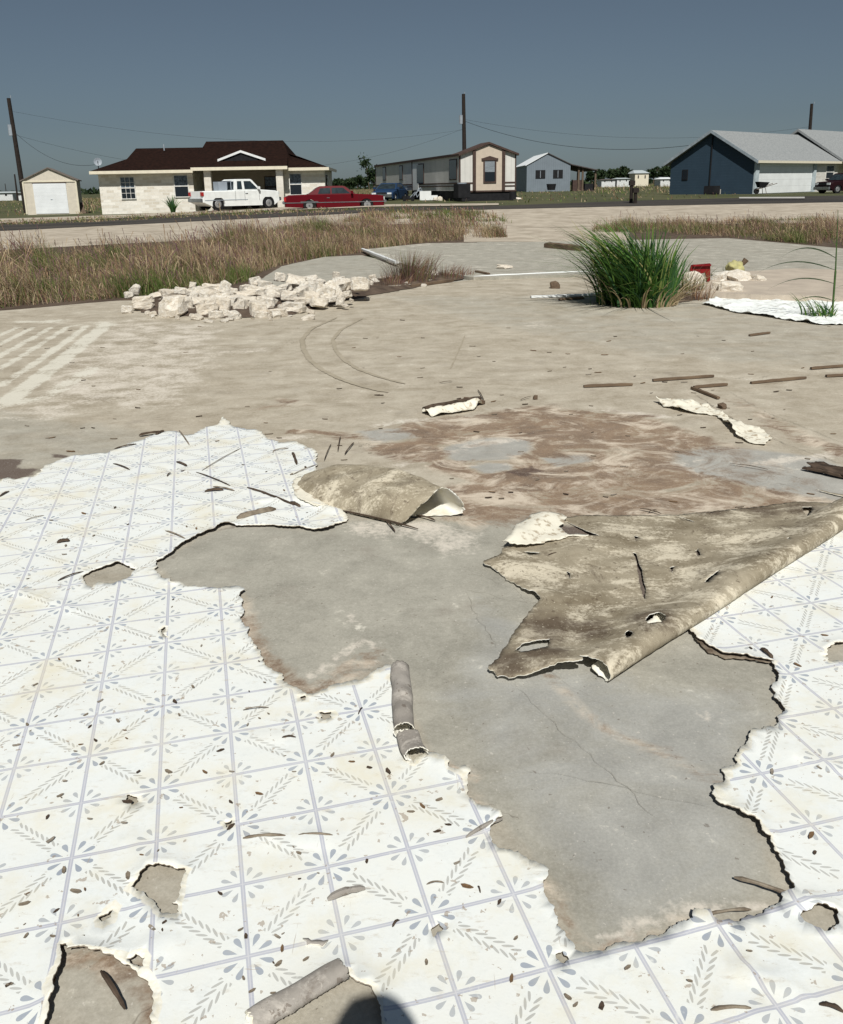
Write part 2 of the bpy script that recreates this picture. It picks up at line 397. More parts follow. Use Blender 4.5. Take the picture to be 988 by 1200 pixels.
A['white'] = np.maximum.reduce([.95*segs_mask(v2, [[(-60,380),(0,377),(130,374)]], .05, .1),
    .95*segs_mask(v2, [[(127,378),(62,430),(10,470)]], .07, .06), .85*segs_mask(v2, [[(104,380),(52,418),(0,452)]], .035, .035),
    .85*segs_mask(v2, [[(84,380),(35,411),(-20,444)]], .03, .035), .85*segs_mask(v2, [[(64,381),(20,406),(-30,432)]], .035, .035), .85*segs_mask(v2, [[(44,381),(0,403),(-40,421)]], .03, .035), .8*segs_mask(v2, [[(24,382),(-40,410)]], .03, .035), .6*segs_mask(v2, [[(-20,482),(60,462),(110,430)]], .03, .12),
    .8*segs_mask(v2, [[(500,498),(560,487)]], .03, .05), .7*segs_mask(v2, [[(442,500),(470,494)]], .01, .04),
    .75*segs_mask(v2, [[(418,733),(430,748)]], .004, .02)])
A['dark'] = np.maximum.reduce([.95*poly_mask(v2, [(-60,540),(0,537),(28,537),(22,548),(48,548),(30,560),(0,562),(-60,570)], .03),
    .9*poly_mask(v2, [(56,531),(86,533),(75,537),(58,535)], .02), .7*poly_mask(v2, [(590,552),(625,545),(640,552),(610,560)], .03),
    .75*poly_mask(v2, [(640,615),(960,600),(880,670),(760,740),(700,770),(660,750)], .04),  # painted shade under the peeled sheet, so its holes look dark
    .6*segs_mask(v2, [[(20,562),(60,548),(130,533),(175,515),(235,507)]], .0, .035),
    .55*segs_mask(v2, [[(185,662),(264,618),(400,615)],[(284,700),(284,730),(300,760)],[(838,945),(870,963),(905,990),(925,1035)],[(828,762),(900,778),(914,820)]], .0, .03),  # darkened along lifted torn borders, standing in for the shadow beneath them
    .35*segs_mask(v2, [[(355,395),(365,430),(430,455)],[(395,398),(400,425),(480,450)],[(540,395),(530,430)]], .0, .06)])
zz = .0025*fbm(x, y, 1.5)
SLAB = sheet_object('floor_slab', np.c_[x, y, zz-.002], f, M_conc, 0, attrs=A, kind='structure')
# slab edge, seen where the ground falls away
m = MB(); n = len(slab_out)
m.add([(a, b, -.006) for a, b in slab_out]+[(a, b, -.3) for a, b in slab_out], [(i, (i+1) % n, n+(i+1) % n, n+i) for i in range(n)])
m.build('slab_edge', pmat('slab_side', (.33, .30, .26)), kind='structure')
# the second, further slab and the patch beside it
def flat_slab(name, px, z, th, mat, at=None, **k):
    o = jag(Gs(px, z), .25, .02, 9); v, t = cdt(o, [], gridpts(o, [], .4))
    a = {q: np.zeros(len(v)) for q in ('gray', 'bluegray', 'brown', 'pale', 'white', 'dark')}
    a['gray'][:] = .75
    if at: at(v, a)
    return sheet_object(name, np.c_[v, np.full(len(v), z)], t, mat, th, attrs=a, smooth=False, **k)
def farstain(v, a):
    g = lambda pp: Gs(pp, .05)
    a['pale'] = np.maximum(.5*(1-ss(.3, 1.2, segdist(v, g([(425,292),(560,281),(700,272),(820,276)]), closed=False))), .25)
    a['dark'] = .42*(1-ss(.1, .6, segdist(v, g([(800,289),(860,291)]), closed=False)))
    a['white'] = .8*(1-ss(.06, .2, segdist(v, g([(426,292),(470,308)]), closed=False)))
flat_slab('far_slab', [(427,292),(500,285),(560,281.5),(640,277),(700,273.5),(760,273.5),(830,277),(988,291),(1150,306),(1150,331),(988,321),(840,320),(690,321),(555,325),(500,316),(462,306)], .05, .35, M_conc, farstain, kind='structure')
flat_slab('low_slab', [(300,330),(330,312),(380,301),(424,299),(470,310),(560,331),(440,345),(300,352)], -.012, .2, M_conc, kind='structure')

# ------------------------------------------------------------------ the printed vinyl
SC = 0.12683855*EYE; YAW = R(14.58458); OX, OY = -0.74215431*EYE, 1.30459453*EYE
def tile_uv(x, y):
    dx, dy = (x-OX)/SC, (y-OY)/SC; c, s = math.cos(YAW), math.sin(YAW)
    return np.c_[dx*c+dy*s, -dx*s+dy*c]
def vinyl_mat(name='printed_vinyl', back_dark=False):
    m, nt, b = newmat(name, .62, .25)
    uvn = nt.nodes.new('ShaderNodeUVMap'); uvn.uv_map = 'tile'
    sp = nt.nodes.new('ShaderNodeSeparateXYZ'); nt.links.new(uvn.outputs[0], sp.inputs[0])
    U, V = N(nt, sp.outputs[0])+1, N(nt, sp.outputs[1])
    v = coord(nt); big = nz(nt, v, 1.6, 4); mid = nz(nt, v, 9, 6, .65); fine = nz(nt, v, 60, 5, .7)
    du, dv = (U+.5).mod(1)-.5, (V+.5).mod(1)-.5
    lw = .026
    line = du.abs().lt(lw).mx(dv.abs().lt(lw)); seam = du.abs().lt(.006).mx(dv.abs().lt(.006))
    a, c = U.ping(1), V.ping(1)
    hi_, lo_ = a.mx(c), a.mn(c)
    q = .70710678
    s_, t_ = (a+c)*q, (a-c).abs()*q
    s_ = s_.mn(1.41421356-s_)                    # distance along the diagonal from the nearer flower
    # rows of leaves
    pitch = .105
    # leaves lean away from the flower
    sm = ((a+c)*q+t_*(-.9)).mod(pitch)-pitch/2
    lx, ly = sm, t_-.05
    th = R(34)
    rx, ry = lx*math.cos(th)+ly*math.sin(th), ly*math.cos(th)-lx*math.sin(th)
    leaf = ((rx/.047)*(rx/.047)+(ry/.022)*(ry/.022)).lt(1)*s_.gt(.33)
    def petals(d, t, r0, half, wd, ang):
        ca, sa = math.cos(ang), math.sin(ang)
        px, py = d*ca+t*sa-r0, t*ca-d*sa
        w = (px*(.5/half)+.62)*wd
        return ((px/half)*(px/half)+(py/w)*(py/w)).lt(1)
    pet = petals(s_, t_, .205, .082, .044, R(19))
    e, g = 1-hi_, lo_
    s2, t2 = (e+g)*q, (e-g).abs()*q
    pet2 = petals(s2, t2, .195, .07, .038, R(19))
    pr = (big*.5+mid*.5).step(.3, .7)
    base = mixc(nt, pr, (.765, .76, .705), (.765, .795, .795))
    base = mixc(nt, (mid*.4+fine*.6).step(.52, .66)*.35, base, (.62, .64, .62))
    wear = (mid*.6+fine*.4).step(.30, .42)
    c0 = mixc(nt, (line*wear)*.92, base, (.44, .45, .52)); c0 = mixc(nt, seam*.5, c0, (.70, .69, .70))
    c0 = mixc(nt, (leaf*wear)*.85, c0, (.41, .405, .38)); c0 = mixc(nt, pet*wear*.95, c0, (.31, .345, .405)); c0 = mixc(nt, pet2*wear*.85, c0, (.38, .40, .425))
    fade = nz(nt, v, 2.1, 5, .6).step(.34, .6)*.5+.5
    c0 = mixc(nt, (1-fade)*.5, c0, base)
    scr = nz(nt, mapped(nt, v, (2.2, 26, 1), R(25)), 3.2, 3, .6).step(.70, .74)*mid.gt(.5)
    c0 = mixc(nt, scr*.7, c0, (.42, .34, .26))
    scr2 = nz(nt, mapped(nt, v, (24, 2.0, 1), R(-35)), 3.0, 3, .6).step(.715, .74)
    c0 = mixc(nt, scr2*.6, c0, (.38, .32, .26))
    yel = nz(nt, v, 3.3, 6, .68).step(.50, .74)
    c0 = mixc(nt, yel*.6, c0, (.70, .62, .42))
    grime = (nz(nt, mapped(nt, v, (1, 3, 1), R(20)), 14, 6, .75)).step(.58, .72)
    c0 = mixc(nt, grime*.62, c0, (.50, .43, .33))
    spots = nz(nt, v, 42, 3, .55).gt(.665)*nz(nt, v, 5, 2).gt(.47)
    c0 = mixc(nt, spots*.6, c0, (.30, .22, .15))
    edge = (attr(nt, 'edge')+(mid-.5)*.9+(fine-.5)*.5).step(.5, .62)
    c0 = mixc(nt, edge*.95, c0, mixc(nt, fine.step(.35, .65), (.76, .71, .57), (.84, .82, .75)))
    und = attr(nt, 'under')
    c0 = mixc(nt, und.gt(.5), c0, mixc(nt, (mid*.5+fine*.5).step(.4, .6), (.16, .125, .09), (.36, .31, .25)))
    nt.links.new(c0, b.inputs['Base Color'])
    bump(nt, b, fine*.25+mid*.9+nz(nt, v, 180, 2)*.1, .22, .006)
    return m
def backing_mat(name, c_lo, c_hi, c_pale, c_spot):
    m, nt, b = newmat(name, .9, .15)
    v = coord(nt); big = nz(nt, v, 2.6, 6, .65, .7); mid = nz(nt, v, 11, 7, .7, .5); fine = nz(nt, v, 70, 5, .7)
    c = mixc(nt, (big*.6+mid*.4).step(.36, .62), c_lo, c_hi)
    pale = (nz(nt, mapped(nt, v, (1, 1.8, 1), R(15)), 3.4, 9, .75, .6)+(fine-.5)*.3).step(.50, .60)
    c = mixc(nt, pale*.8, c, c_pale)
    c = mixc(nt, (attr(nt, 'burn')+(mid-.5)*1.2).step(.4, .8)*.8, c, c_spot)
    c = mixc(nt, nz(nt, mapped(nt, v, (1.5, 1, 1), R(40)), 5.5, 9, .78, .9).step(.56, .66)*.6, c, c_spot)
    c = mixc(nt, (nz(nt, v, 36, 4, .6)).gt(.64)*.55, c, c_spot)
    c = mixc(nt, (nz(nt, v, 95, 3, .6)).gt(.66)*.5, c, c_pale)
    und = attr(nt, 'under')
    c = mixc(nt, und.gt(.5), c, mixc(nt, mid.step(.4, .6), (.72, .68, .56), (.8, .78, .72)))
    nt.links.new(c, b.inputs['Base Color'])
    bump(nt, b, fine*.35+mid, .4, .006)
    return m
M_vinyl = vinyl_mat()
M_back = backing_mat('vinyl_felt_backing', (.19, .155, .105), (.385, .335, .25), (.68, .61, .48), (.08, .055, .038))
M_backg = backing_mat('grey_felt_backing', (.25, .225, .20), (.38, .35, .315), (.50, .46, .41), (.12, .09, .07))
M_dkedge = pmat('dark_torn_felt', (.10, .07, .05), (.04, .028, .02), scale=20)

VIN = [(-700,620),(-60,574),(0,566),(9,561),(19,563),(39,560),(48,553),(54,546),(68,541),(87,534),(126,532),(134,528),(162,518),(175,513),(192,507),(207,506.5),(215,511),(228,510),
 (235,504),(254,499),(261,490),(271,499),(288,504),(302,505),(314,515),(327,520),(350,520),(368,528),(370,541),(372,556),(385,575),(400,595),(406,613),(385,623),(370,624),(340,620),(302,618),(264,617),(221,637),(183,660),
 (184,667),(188,676),(200,680),(203,686),(216,687),(239,689),(256,692),(271,690),(287,695),(283,705),(284,729),(291,748),(299,758),(309,774),(324,789),(337,803),(352,811),(365,816),(374,814),(387,806),(403,803),(419,800),
 (430,796),(441,788),(452,782),(462,781),(466,800),(474,860),(485,899),(501,885),(517,890),(525,902),(537,907),(545,902),(552,909),(549,930),(557,946),(574,951),(586,957),(589,965),(574,981),(586,998),(607,1001),
 (625,1013),(643,1025),(637,1042),(650,1066),(665,1103),(684,1120),(707,1118),(740,1107),(780,1096),(812,1082),(813,1072),(832,1072),(835,1080),(867,1083),(887,1075),(910,1063),(927,1052),(925,1033),(913,1007),
 (903,987),(890,970),(873,963),(857,953),(838,943),(835,925),(850,917),(845,907),(863,887),(877,865),(880,860),(907,855),(910,843),(917,832),(908,817),(912,800),(912,793),(905,782),(908,778),(875,773),(841,767),
 (827,760),(814,749),(807,739),(795,728),(880,672),(960,622),(1010,594),(1200,560),(1700,600)]
VO = [tuple(G(a, b)[:2]) for a, b in VIN]+[(3.6, .42), (-3.6, .42)]
VH = [[(99,676),(121,667),(137,662),(152,666),(159,669),(154,676),(142,682),(132,685),(116,684),(109,690),(101,686)],
 [(154,1044),(164,1030),(175,1019),(187,1018),(218,1023),(211,1052),(202,1062),(210,1072),(200,1075),(187,1072),(178,1058),(164,1050)],
 [(71,1113),(80,1121),(96,1119),(121,1124),(142,1134),(157,1142),(172,1153),(180,1181),(183,1214),(175,1240),(110,1262),(57,1240),(59,1181),(67,1153),(74,1128)],
 [(399,1144),(410,1149),(428,1163),(440,1174),(447,1192),(452,1225),(330,1245),(290,1222),(310,1197)],
 [(940,1073),(967,1068),(980,1072),(982,1083),(973,1095),(953,1090),(937,1078)],
 [(374,838),(388,837),(389,843),(381,847),(376,844)],
 [(967,772),(977,760),(990,753),(1012,757),(1010,772),(985,778),(972,778)],
 [(149,934),(158,936),(163,941),(155,946)], [(148,1131),(160,1124),(171,1128),(169,1138),(156,1136)],
 [(505,1093),(515,1085),(520,1092),(508,1102)], [(651,1122),(659,1118),(667,1128),(658,1132)],
 [(262,967),(272,964),(274,971),(265,973)], [(188,740),(193,737),(196,749),(190,747)], [(352,820),(357,818),(358,824)],
 [(116,1080),(127,1075),(133,1070),(131,1080),(120,1086)] ]
vo = jag(VO, .008, .016, 11); vh = [jag([tuple(G(a, b)[:2]) for a, b in h], .008, .008, 20+i) for i, h in enumerate(VH)]
vp = gridpts(vo, vh, .028, .4)
v2, f = cdt(vo, vh, vp)
x, y = v2[:, 0], v2[:, 1]
de = segdist(v2, vo)
dh = np.min([segdist(v2, h) for h in vh], axis=0); d_all = np.minimum(de, dh)
z = .0045+.0022*(fbm(x, y, 3.)+1)+.0035*np.maximum(0, fbm(x, y, 1.3, 5.))
# torn borders that have lifted off the slab: place, reach along the border, height
LIFT = [((221,636),.09,.018),((200,650),.09,.016),((245,624),.07,.02),((264,617),.05,.022),((340,620),.10,.012),((385,622),.06,.024),((135,662),.08,.014),((283,700),.04,.015),
 ((291,748),.05,.008),((545,903),.04,.010),((586,962),.045,.022),((520,892),.04,.012),((640,1030),.05,.010),((190,1018),.06,.014),((66,1150),.09,.014),((62,1190),.1,.017),((110,1120),.08,.014),
 ((900,985),.09,.015),((870,962),.06,.016),((922,1035),.05,.014),((840,766),.09,.018),((880,772),.08,.022),((815,750),.05,.014),((912,800),.06,.016),((912,830),.04,.014),((835,930),.04,.012),((878,862),.03,.012),
 ((960,1068),.06,.016),((820,1070),.03,.012),((820,1076),.05,.008),((345,520),.06,.01),((262,492),.05,.008),((435,1165),.06,.018),((380,1140),.08,.02),((205,684),.04,.015),((975,760),.05,.02)]
for (p, q), r, h in LIFT:
    c = G(p, q)[:2]; rr = (x-c[0])**2+(y-c[1])**2
    z += .62*h*np.exp(-rr/(2*(r*.8)**2))*np.exp(-d_all/.026)
z += .0018*np.exp(-d_all/.02)*(1+fbm(x, y, 5., 2.))
# long creases where the sheet has buckled
for ln, h, w in (([(180,570),(300,607),(345,600)], .004, .02),([(300,590),(345,585),(405,604)], .012, .02),([(12,692),(40,700),(95,718)], .010, .015),([(285,985),(330,983),(380,986),(392,983)], .010, .012),
   ([(840,1025),(880,1030),(940,1060),(970,1062)], .008, .02),([(858,1140),(900,1150),(935,1165)], .011, .012),([(865,870),(930,885),(988,905)], .006, .01),([(195,545),(260,570),(330,585)], .006, .012),
   ([(840,1190),(900,1192)], .01, .012),([(292,865),(340,868)], .006, .01),([(155,980),(180,1118)], .004, .02),([(30,620),(140,640)], .004, .02),([(180,1110),(212,1108)], .007, .01)):
    d = segdist(v2, Gs(ln), closed=False); z += h*np.exp(-(d/w)**2)
eg = np.exp(-d_all/.012)*(.75+.9*np.clip(fbm(x, y, 2.2, 8.), -.6, .6))
ef = ss(3.3, 4.6, y)*0
for (p, q), r in (((262,498),.22),((300,510),.2),((350,518),.12),((500,870),.12),((440,800),.10),((825,745),.12),((620,1010),.07),((400,605),.12),((895,850),.05),((820,1078),.03)):
    c = G(p, q)[:2]; eg = np.maximum(eg, np.exp(-((x-c[0])**2+(y-c[1])**2)/(2*(r*.5)**2))*np.exp(-d_all/.06)*.95)
VINYL = sheet_object('vinyl_flooring', np.c_[x, y, z], f, M_vinyl, .0032, uv=tile_uv(x, y), attrs={'edge': eg},
    label='white patterned vinyl flooring with grey leaf print, torn open round the bare concrete', cat='vinyl floor')

# ------------------------------------------------------------------ the big peeled sheet, lying face down with its right border rolled under
def peeled_sheet():
    A_, B_ = G(716, 803)[:2], G(1003, 617)[:2]; L = np.linalg.norm(B_-A_); ux = (B_-A_)/L; vx = np.array([-ux[1], ux[0]])
    def loc(px, py, z=0):
        q = G(px, py, z)[:2]-A_; return (float(q@ux), float(q@vx))
    top = [(603,801),(590,799),(578,790),(600,762),(640,712),(639,706),(620,695),(600,682),(588,672),(573,664),(592,655),(596,646),(606,643),(618,626),(645,608),(690,605),(740,605),(800,604),(860,598),(920,594),(975,592),(1030,588)]
    pol = [loc(*p, .01) for p in top]
    under = .05
    near = [(0.0, .10),(.012, .03),(-.004, -.03),(.01, -.10),(.02, -.16)]
    pol = pol+[(L+.35, .3),(L+.35, -.2)]+[(L*.8, -.19),(L*.5, -.17),(L*.25, -.2)]+near[::-1]+[loc(690, 781, .05), loc(655, 790, .03), loc(620, 797, .02)]
    hp = [[(611,768),(622,760),(640,757),(652,756),(650,768),(640,772),(620,772)], [(765,742),(770,736),(780,734),(789,744),(784,751),(768,752)],
          [(742,762),(745,756),(751,761),(749,767),(743,767)],[(671,673),(675,675),(674,682)],[(750,651),(754,653),(764,690),(763,706),(758,690)],[(752,630),(757,632),(753,637)],[(793,670),(799,668),(797,676)],[(824,650),(828,646),(831,655),(826,656)],
          [(834,693),(842,687),(852,682),(848,688),(836,695)],[(950,600),(962,600),(960,610),(955,613)],[(930,645),(934,644),(933,648)],[(620,650),(640,651),(628,654)],[(804,606),(822,612),(808,609)],
          [(657,629),(662,614),(672,612),(684,619),(700,628),(710,633),(690,634)]]  # this last opening stands in for the shadow beneath the cream scrap
    holes = [jag([loc(*p, .012) for p in h], .006, .004, 50+i) for i, h in enumerate(hp)]
    o = jag(pol, .012, .010, 31)
    gp = gridpts(o, holes, .02, .4)
    v, t = cdt(o, holes, gp)
    u, w = v[:, 0], v[:, 1]
    Rr = .030+.012*np.clip(u/L, 0, 1.2)+.004*np.sin(u*7)
    d = segdist(v, o)
    th = np.clip(-w/Rr, 0, math.pi)
    over = np.maximum(0, -w-Rr*math.pi)
    yy = np.where(w >= 0, w, -Rr*np.sin(th)+np.where(over > 0, over, 0))+Rr
    flat = .008+.010*(fbm(u, w, 2.6, 3.)+.6)+.005*fbm(u, w, 8., 4.)
    flat = np.maximum(flat, .004)
    k = np.exp(-(np.maximum(w, 0)/.13)**2)
    zt = flat+(2*Rr-flat)*k
    zz = np.where(w >= 0, zt, np.where(over > 0, .003+over*.3, Rr+Rr*np.cos(th)+.002))
    topd = segdist(v, [loc(*p, .01) for p in ((640,612),(690,605),(740,605),(800,604),(860,598),(920,594),(1030,588))], closed=False)
    zz = np.where(w > .1, .003+(zz-.003)*ss(.0, .28, topd), zz)
    for (p, q), r, h in (((650,788),.10,.030),((590,795),.05,.006),((573,664),.08,.012),((640,708),.08,.016),((760,740),.10,.012),((690,640),.12,.008),((850,690),.08,.01),((955,602),.12,.02)):
        c = loc(p, q); zz = zz+np.where(w >= 0, h*np.exp(-((u-c[0])**2+(w-c[1])**2)/(2*r*r)), 0)
    W = A_[None]+u[:, None]*ux+yy[:, None]*vx
    burn = np.zeros(len(v))
    for (p, q), r in (((600,785),.10),((650,745),.12),((640,780),.10),((700,750),.08),((775,745),.09),((955,604),.12),((900,600),.12),((840,600),.1)):
        c = loc(p, q); burn = np.maximum(burn, .85*np.exp(-((u-c[0])**2+(w-c[1])**2)/(2*r*r)))
    sheet_object('peeled_vinyl_sheet', np.c_[W, zz], t, M_back, .003, attrs={'burn': burn},
        label='large brown peeled flooring sheet lying face down with its right edge rolled under', cat='flooring sheet')
peeled_sheet()

def curl(name, p0, p1, prof, mat, r0, r1, skew0=0., skew1=0., nu=60, nt_=40, seed=1, attrs=None, jagamp=.01, z0=.004, cutp=1.3, **k):
    # prof: function t -> (across, up) in units of the radius; skew: how far each end is cut back at t=0
    p0, p1 = np.array(p0[:2]), np.array(p1[:2]); L = np.linalg.norm(p1-p0); ux = (p1-p0)/L; vx = np.array([-ux[1], ux[0]])
    r = random.Random(seed); ja = [r.uniform(-1, 1) for _ in range(400)]
    v = []; br = []
    for i in range(nu+1):
        for j in range(nt_+1):
            s, t = i/nu, j/nt_
            a = skew0*(1-t)+jagamp/L*ja[j*3]*(1); b = 1-skew1*(1-t)**cutp+jagamp/L*ja[j*3+1]
            ss_ = a+(b-a)*s; rad = r0+(r1-r0)*ss_
            cx, cz = prof(t)
            wob = 1+.16*mnoise.noise(Vector((ss_*3*L/.2, t*3.5, seed)))
            e = jagamp*ja[(i*3+7) % 400] if j in (0, nt_) else 0
            q = p0+ux*ss_*L+vx*(cx*rad*wob+e*.6); v.append((q[0], q[1], max(z0, z0+cz*rad*wob)))
    f = [(i*(nt_+1)+j, (i+1)*(nt_+1)+j, (i+1)*(nt_+1)+j+1, i*(nt_+1)+j+1) for i in range(nu) for j in range(nt_)]
    tr = [t for q in f for t in ((q[0], q[1], q[2]), (q[0], q[2], q[3]))]
    # outside of the curl must be the front side
    tr = np.array(tr)
    at = {'burn': np.array([.0+.5*max(0, mnoise.noise(Vector((a*9, b*9, 3)))) for a, b, _ in v]), 'edge': np.array([.5*max(0, mnoise.noise(Vector((a*7, b*7, 5)))) for a, b, _ in v])}
    return sheet_object(name, np.array(v), tr, mat, .003, attrs=at, **k)
def ell(a0, a1, w=1., h=1., flat=0.):          # arc of an ellipse standing on the ground, then a flat tail
    def g(t):
        if t <= 1-flat or flat == 0:
            a = R(a0+(a1-a0)*(t/(1-flat) if flat else t)); return (w*math.cos(a), h*(1+math.sin(a)))
        a = R(a1); q = (t-(1-flat))/flat; return (w*math.cos(a)-q*w*1.3, h*(1+math.sin(a))*(1-q))
    return g
def arched_flap():
    F = [G(348,571,.012), G(372,588,.006), G(405,600,.006), G(440,608,.006), G(469,616,.006)]
    Mi = [G(350,564,.030), G(378,568,.07), G(415,573,.10), G(455,583,.115), G(493,594,.085)]
    Tp = [G(357,556,.045), G(388,548,.095), G(430,547,.135), G(478,558,.155), G(520,573,.145)]
    Bk = [Tp[0]+(.03,.03,-.02), Tp[1]+(.02,.07,-.02), Tp[2]+(.02,.09,-.03), Tp[3]+(.02,.09,-.03), G(541,586,.10)]
    Dn = [Tp[0]+(.03,.03,-.04), Tp[1]+(.02,.08,-.085), Tp[2]+(.02,.11,-.12), Tp[3]+(.02,.11,-.14), G(540,603,.012)]
    Uf = [F[0]+(.02,.03,0), F[1]+(.02,.07,0), F[2]+(.02,.10,0), F[3]+(.03,.10,0), G(484,605,.006)]
    C = np.array([F, Mi, Tp, Bk, Dn, Uf], float)
    def cr(Pn, t):
        n = len(Pn)-1; x_ = t*n; i = min(int(x_), n-1); f_ = x_-i; p0, p1, p2, p3 = Pn[max(i-1, 0)], Pn[i], Pn[i+1], Pn[min(i+2, n)]
        return .5*((2*p1)+(-p0+p2)*f_+(2*p0-5*p1+4*p2-p3)*f_**2+(-p0+3*p1-3*p2+p3)*f_**3)
    nu, nv = 70, 60; v = []; r_ = random.Random(2)
    je = [r_.uniform(-1, 1) for _ in range(200)]
    for i in range(nu+1):
        s_ = i/nu
        for j in range(nv+1):
            t_ = j/nv; s2 = min(1, max(0, s_+(.012*je[j] if i in (0, nu) else 0)-(0 if i < nu else .012)))
            q = cr([cr(C[k], s2) for k in range(6)], t_)
            q = q+np.array([0, 0, .012*mnoise.noise(Vector((q[0]*9, q[1]*9, t_*4)))*min(1, q[2]/.05)]); q[2] = max(q[2], .005)
            if j == 0: q = q+np.array([0, .006*je[(i*3) % 200], 0])
            v.append(q)
    w = nv+1; tr = []
    for i in range(nu):
        for j in range(nv):
            a_, b_, c_, d_ = i*w+j, (i+1)*w+j, (i+1)*w+j+1, i*w+j+1; tr += [(a_, b_, c_), (a_, c_, d_)]
    v = np.array(v)
    bn = np.clip(.55*np.array([mnoise.noise(Vector((p[0]*5, p[1]*5, 3))) for p in v])+.1+.5*np.clip((370-px_of(v[:, 0], v[:, 1])[0])/60, 0, 1), 0, 1)
    sheet_object('curled_vinyl_flap', v, np.array(tr), M_back, .003, attrs={'burn': bn}, label='brown and cream flap of flooring arched into a wide open tube', cat='flooring flap')
arched_flap()
curl('rolled_vinyl_strip', G(474,868), G(469,792), ell(215, -120, 1.0, .8), M_backg, .034, .032, 0, 0, seed=8, jagamp=.005, z0=.007,
     label='grey tube of rolled flooring standing on the torn edge left of the bare patch', cat='flooring roll')
curl('rolled_vinyl_scrap', G(488,893), G(476,868), ell(200, -60, 1.1, .6), M_backg, .034, .030, 0, .1, nu=20, seed=9, jagamp=.005, z0=.007,
     label='short crushed roll of grey flooring just below the grey tube', cat='flooring roll')
curl('rolled_vinyl_edge', G(296,1211), G(402,1146), ell(200, -110, 1., .75), M_backg, .026, .024, 0, 0, seed=12, jagamp=.004, z0=.008,
     label='grey rolled back flooring edge at the hole nearest the viewer, bottom centre', cat='flooring roll')
# ------------------------------------------------------------------ buildings
def brick_mat(name, c1, c2, mortar, sx, sy, swz='xz', off=.5, mort=.02, dirt=(.3, .27, .22), dirtamt=.25):
    m, nt, b = newmat(name, .9, .15)
    v = coord(nt); sp = nt.nodes.new('ShaderNodeSeparateXYZ'); nt.links.new(v, sp.inputs[0])
    cb = nt.nodes.new('ShaderNodeCombineXYZ'); s_ = N(nt, sp.outputs[0])+N(nt, sp.outputs[1])
    wob = nz(nt, v, 3, 3)
    nt.links.new((s_+wob*.12).o, cb.inputs[0]); nt.links.new((N(nt, sp.outputs[2])+wob*.12).o, cb.inputs[1])
    br = nt.nodes.new('ShaderNodeTexBrick'); nt.links.new(cb.outputs[0], br.inputs['Vector'])
    br.inputs['Color1'].default_value = (*c1, 1); br.inputs['Color2'].default_value = (*c2, 1); br.inputs['Mortar'].default_value = (*mortar, 1)
    br.inputs['Scale'].default_value = 1; br.inputs['Brick Width'].default_value = sx; br.inputs['Row Height'].default_value = sy
    br.inputs['Mortar Size'].default_value = mort; br.inputs['Bias'].default_value = -.1; br.offset = off
    n = nz(nt, v, 2.2, 6, .7)
    nt.links.new(mixc(nt, n.step(.45, .75)*dirtamt, br.outputs['Color'], dirt), b.inputs['Base Color'])
    bump(nt, b, nz(nt, v, 9, 4), .5, .03)
    return m
def lap_mat(name, c, pitch, axis=2, rough=.6, c2=None):
    m, nt, b = newmat(name, rough, .3)
    v = coord(nt); sp = nt.nodes.new('ShaderNodeSeparateXYZ'); nt.links.new(v, sp.inputs[0])
    q = N(nt, sp.outputs[2]) if axis == 2 else N(nt, sp.outputs[0])+N(nt, sp.outputs[1])
    h = (q*(1/pitch)).mod(1)
    n = nz(nt, v, 1.3, 5, .6)
    col = mixc(nt, n.step(.3, .7), tuple(x*.86 for x in c), c2 or c)
    nt.links.new(mixc(nt, h.lt(.07)*.45, col, tuple(x*.45 for x in c)), b.inputs['Base Color'])
    bump(nt, b, h, .5, .02)
    return m
M_lime = brick_mat('white_limestone_wall', (.84, .80, .73), (.62, .56, .47), (.74, .71, .65), .5, .2)
M_limep = brick_mat('limestone_column', (.78, .73, .65), (.62, .57, .48), (.70, .66, .60), .5, .2)
M_stucco = pmat('tan_porch_wall', (.50, .43, .35), (.42, .36, .30), scale=2)
M_shing = pmat('dark_brown_shingles', (.026, .013, .010), (.011, .007, .006), scale=5, rough=1, spec=.03, sc=(1, 1, 3), bs=.6, bd=.03)
M_trim = pmat('cream_trim', (.74, .68, .54), (.66, .60, .48), rough=.6)
M_white = pmat('white_paint', (.80, .81, .80), (.72, .73, .73), scale=2, rough=.5)
M_glass, _nt, _b = newmat('dark_window_glass', .08, .6); _b.inputs['Base Color'].default_value = (.012, .016, .022, 1)
M_curt = pmat('pale_blind', (.30, .33, .36), (.16, .18, .20), scale=12, rough=.3, sc=(.3, .3, 5))
M_sky_gl = pmat('painted_sky_glass', (.16, .20, .25), (.03, .04, .055), scale=7, rough=.2, spec=.5)  # reflected sky in the upper panes, painted as pale blue mottling
M_frame = pmat('white_window_frame', (.8, .78, .74))
M_brown = pmat('brown_trim', (.085, .055, .045), (.06, .04, .035))
M_slate = pmat('grey_blue_siding', (.06, .10, .14), (.045, .08, .115), scale=1)
M_groof = pmat('light_grey_shingles', (.30, .31, .31), (.21, .22, .225), scale=6, rough=1, sc=(1, 1, 3))
M_metal = pmat('galvanized_sheet', (.33, .37, .41), (.24, .27, .31), scale=2.5, rough=.55, spec=.4)
M_wroof = pmat('white_metal_roof', (.8, .82, .82), (.72, .74, .76), rough=.5)
M_black = pmat('plain_black_stuff', (.02, .02, .022), (.012, .012, .014))  # one near-black colour for vents, casings, skirting and fittings
M_wood = pmat('weathered_wood', (.16, .12, .085), (.09, .065, .048), scale=8, sc=(1, 1, .2))
M_pole = pmat('creosoted_pole', (.035, .026, .022), (.02, .016, .014), scale=6)
M_concp = pmat('plain_concrete', (.48, .45, .40), (.38, .35, .31), scale=5)

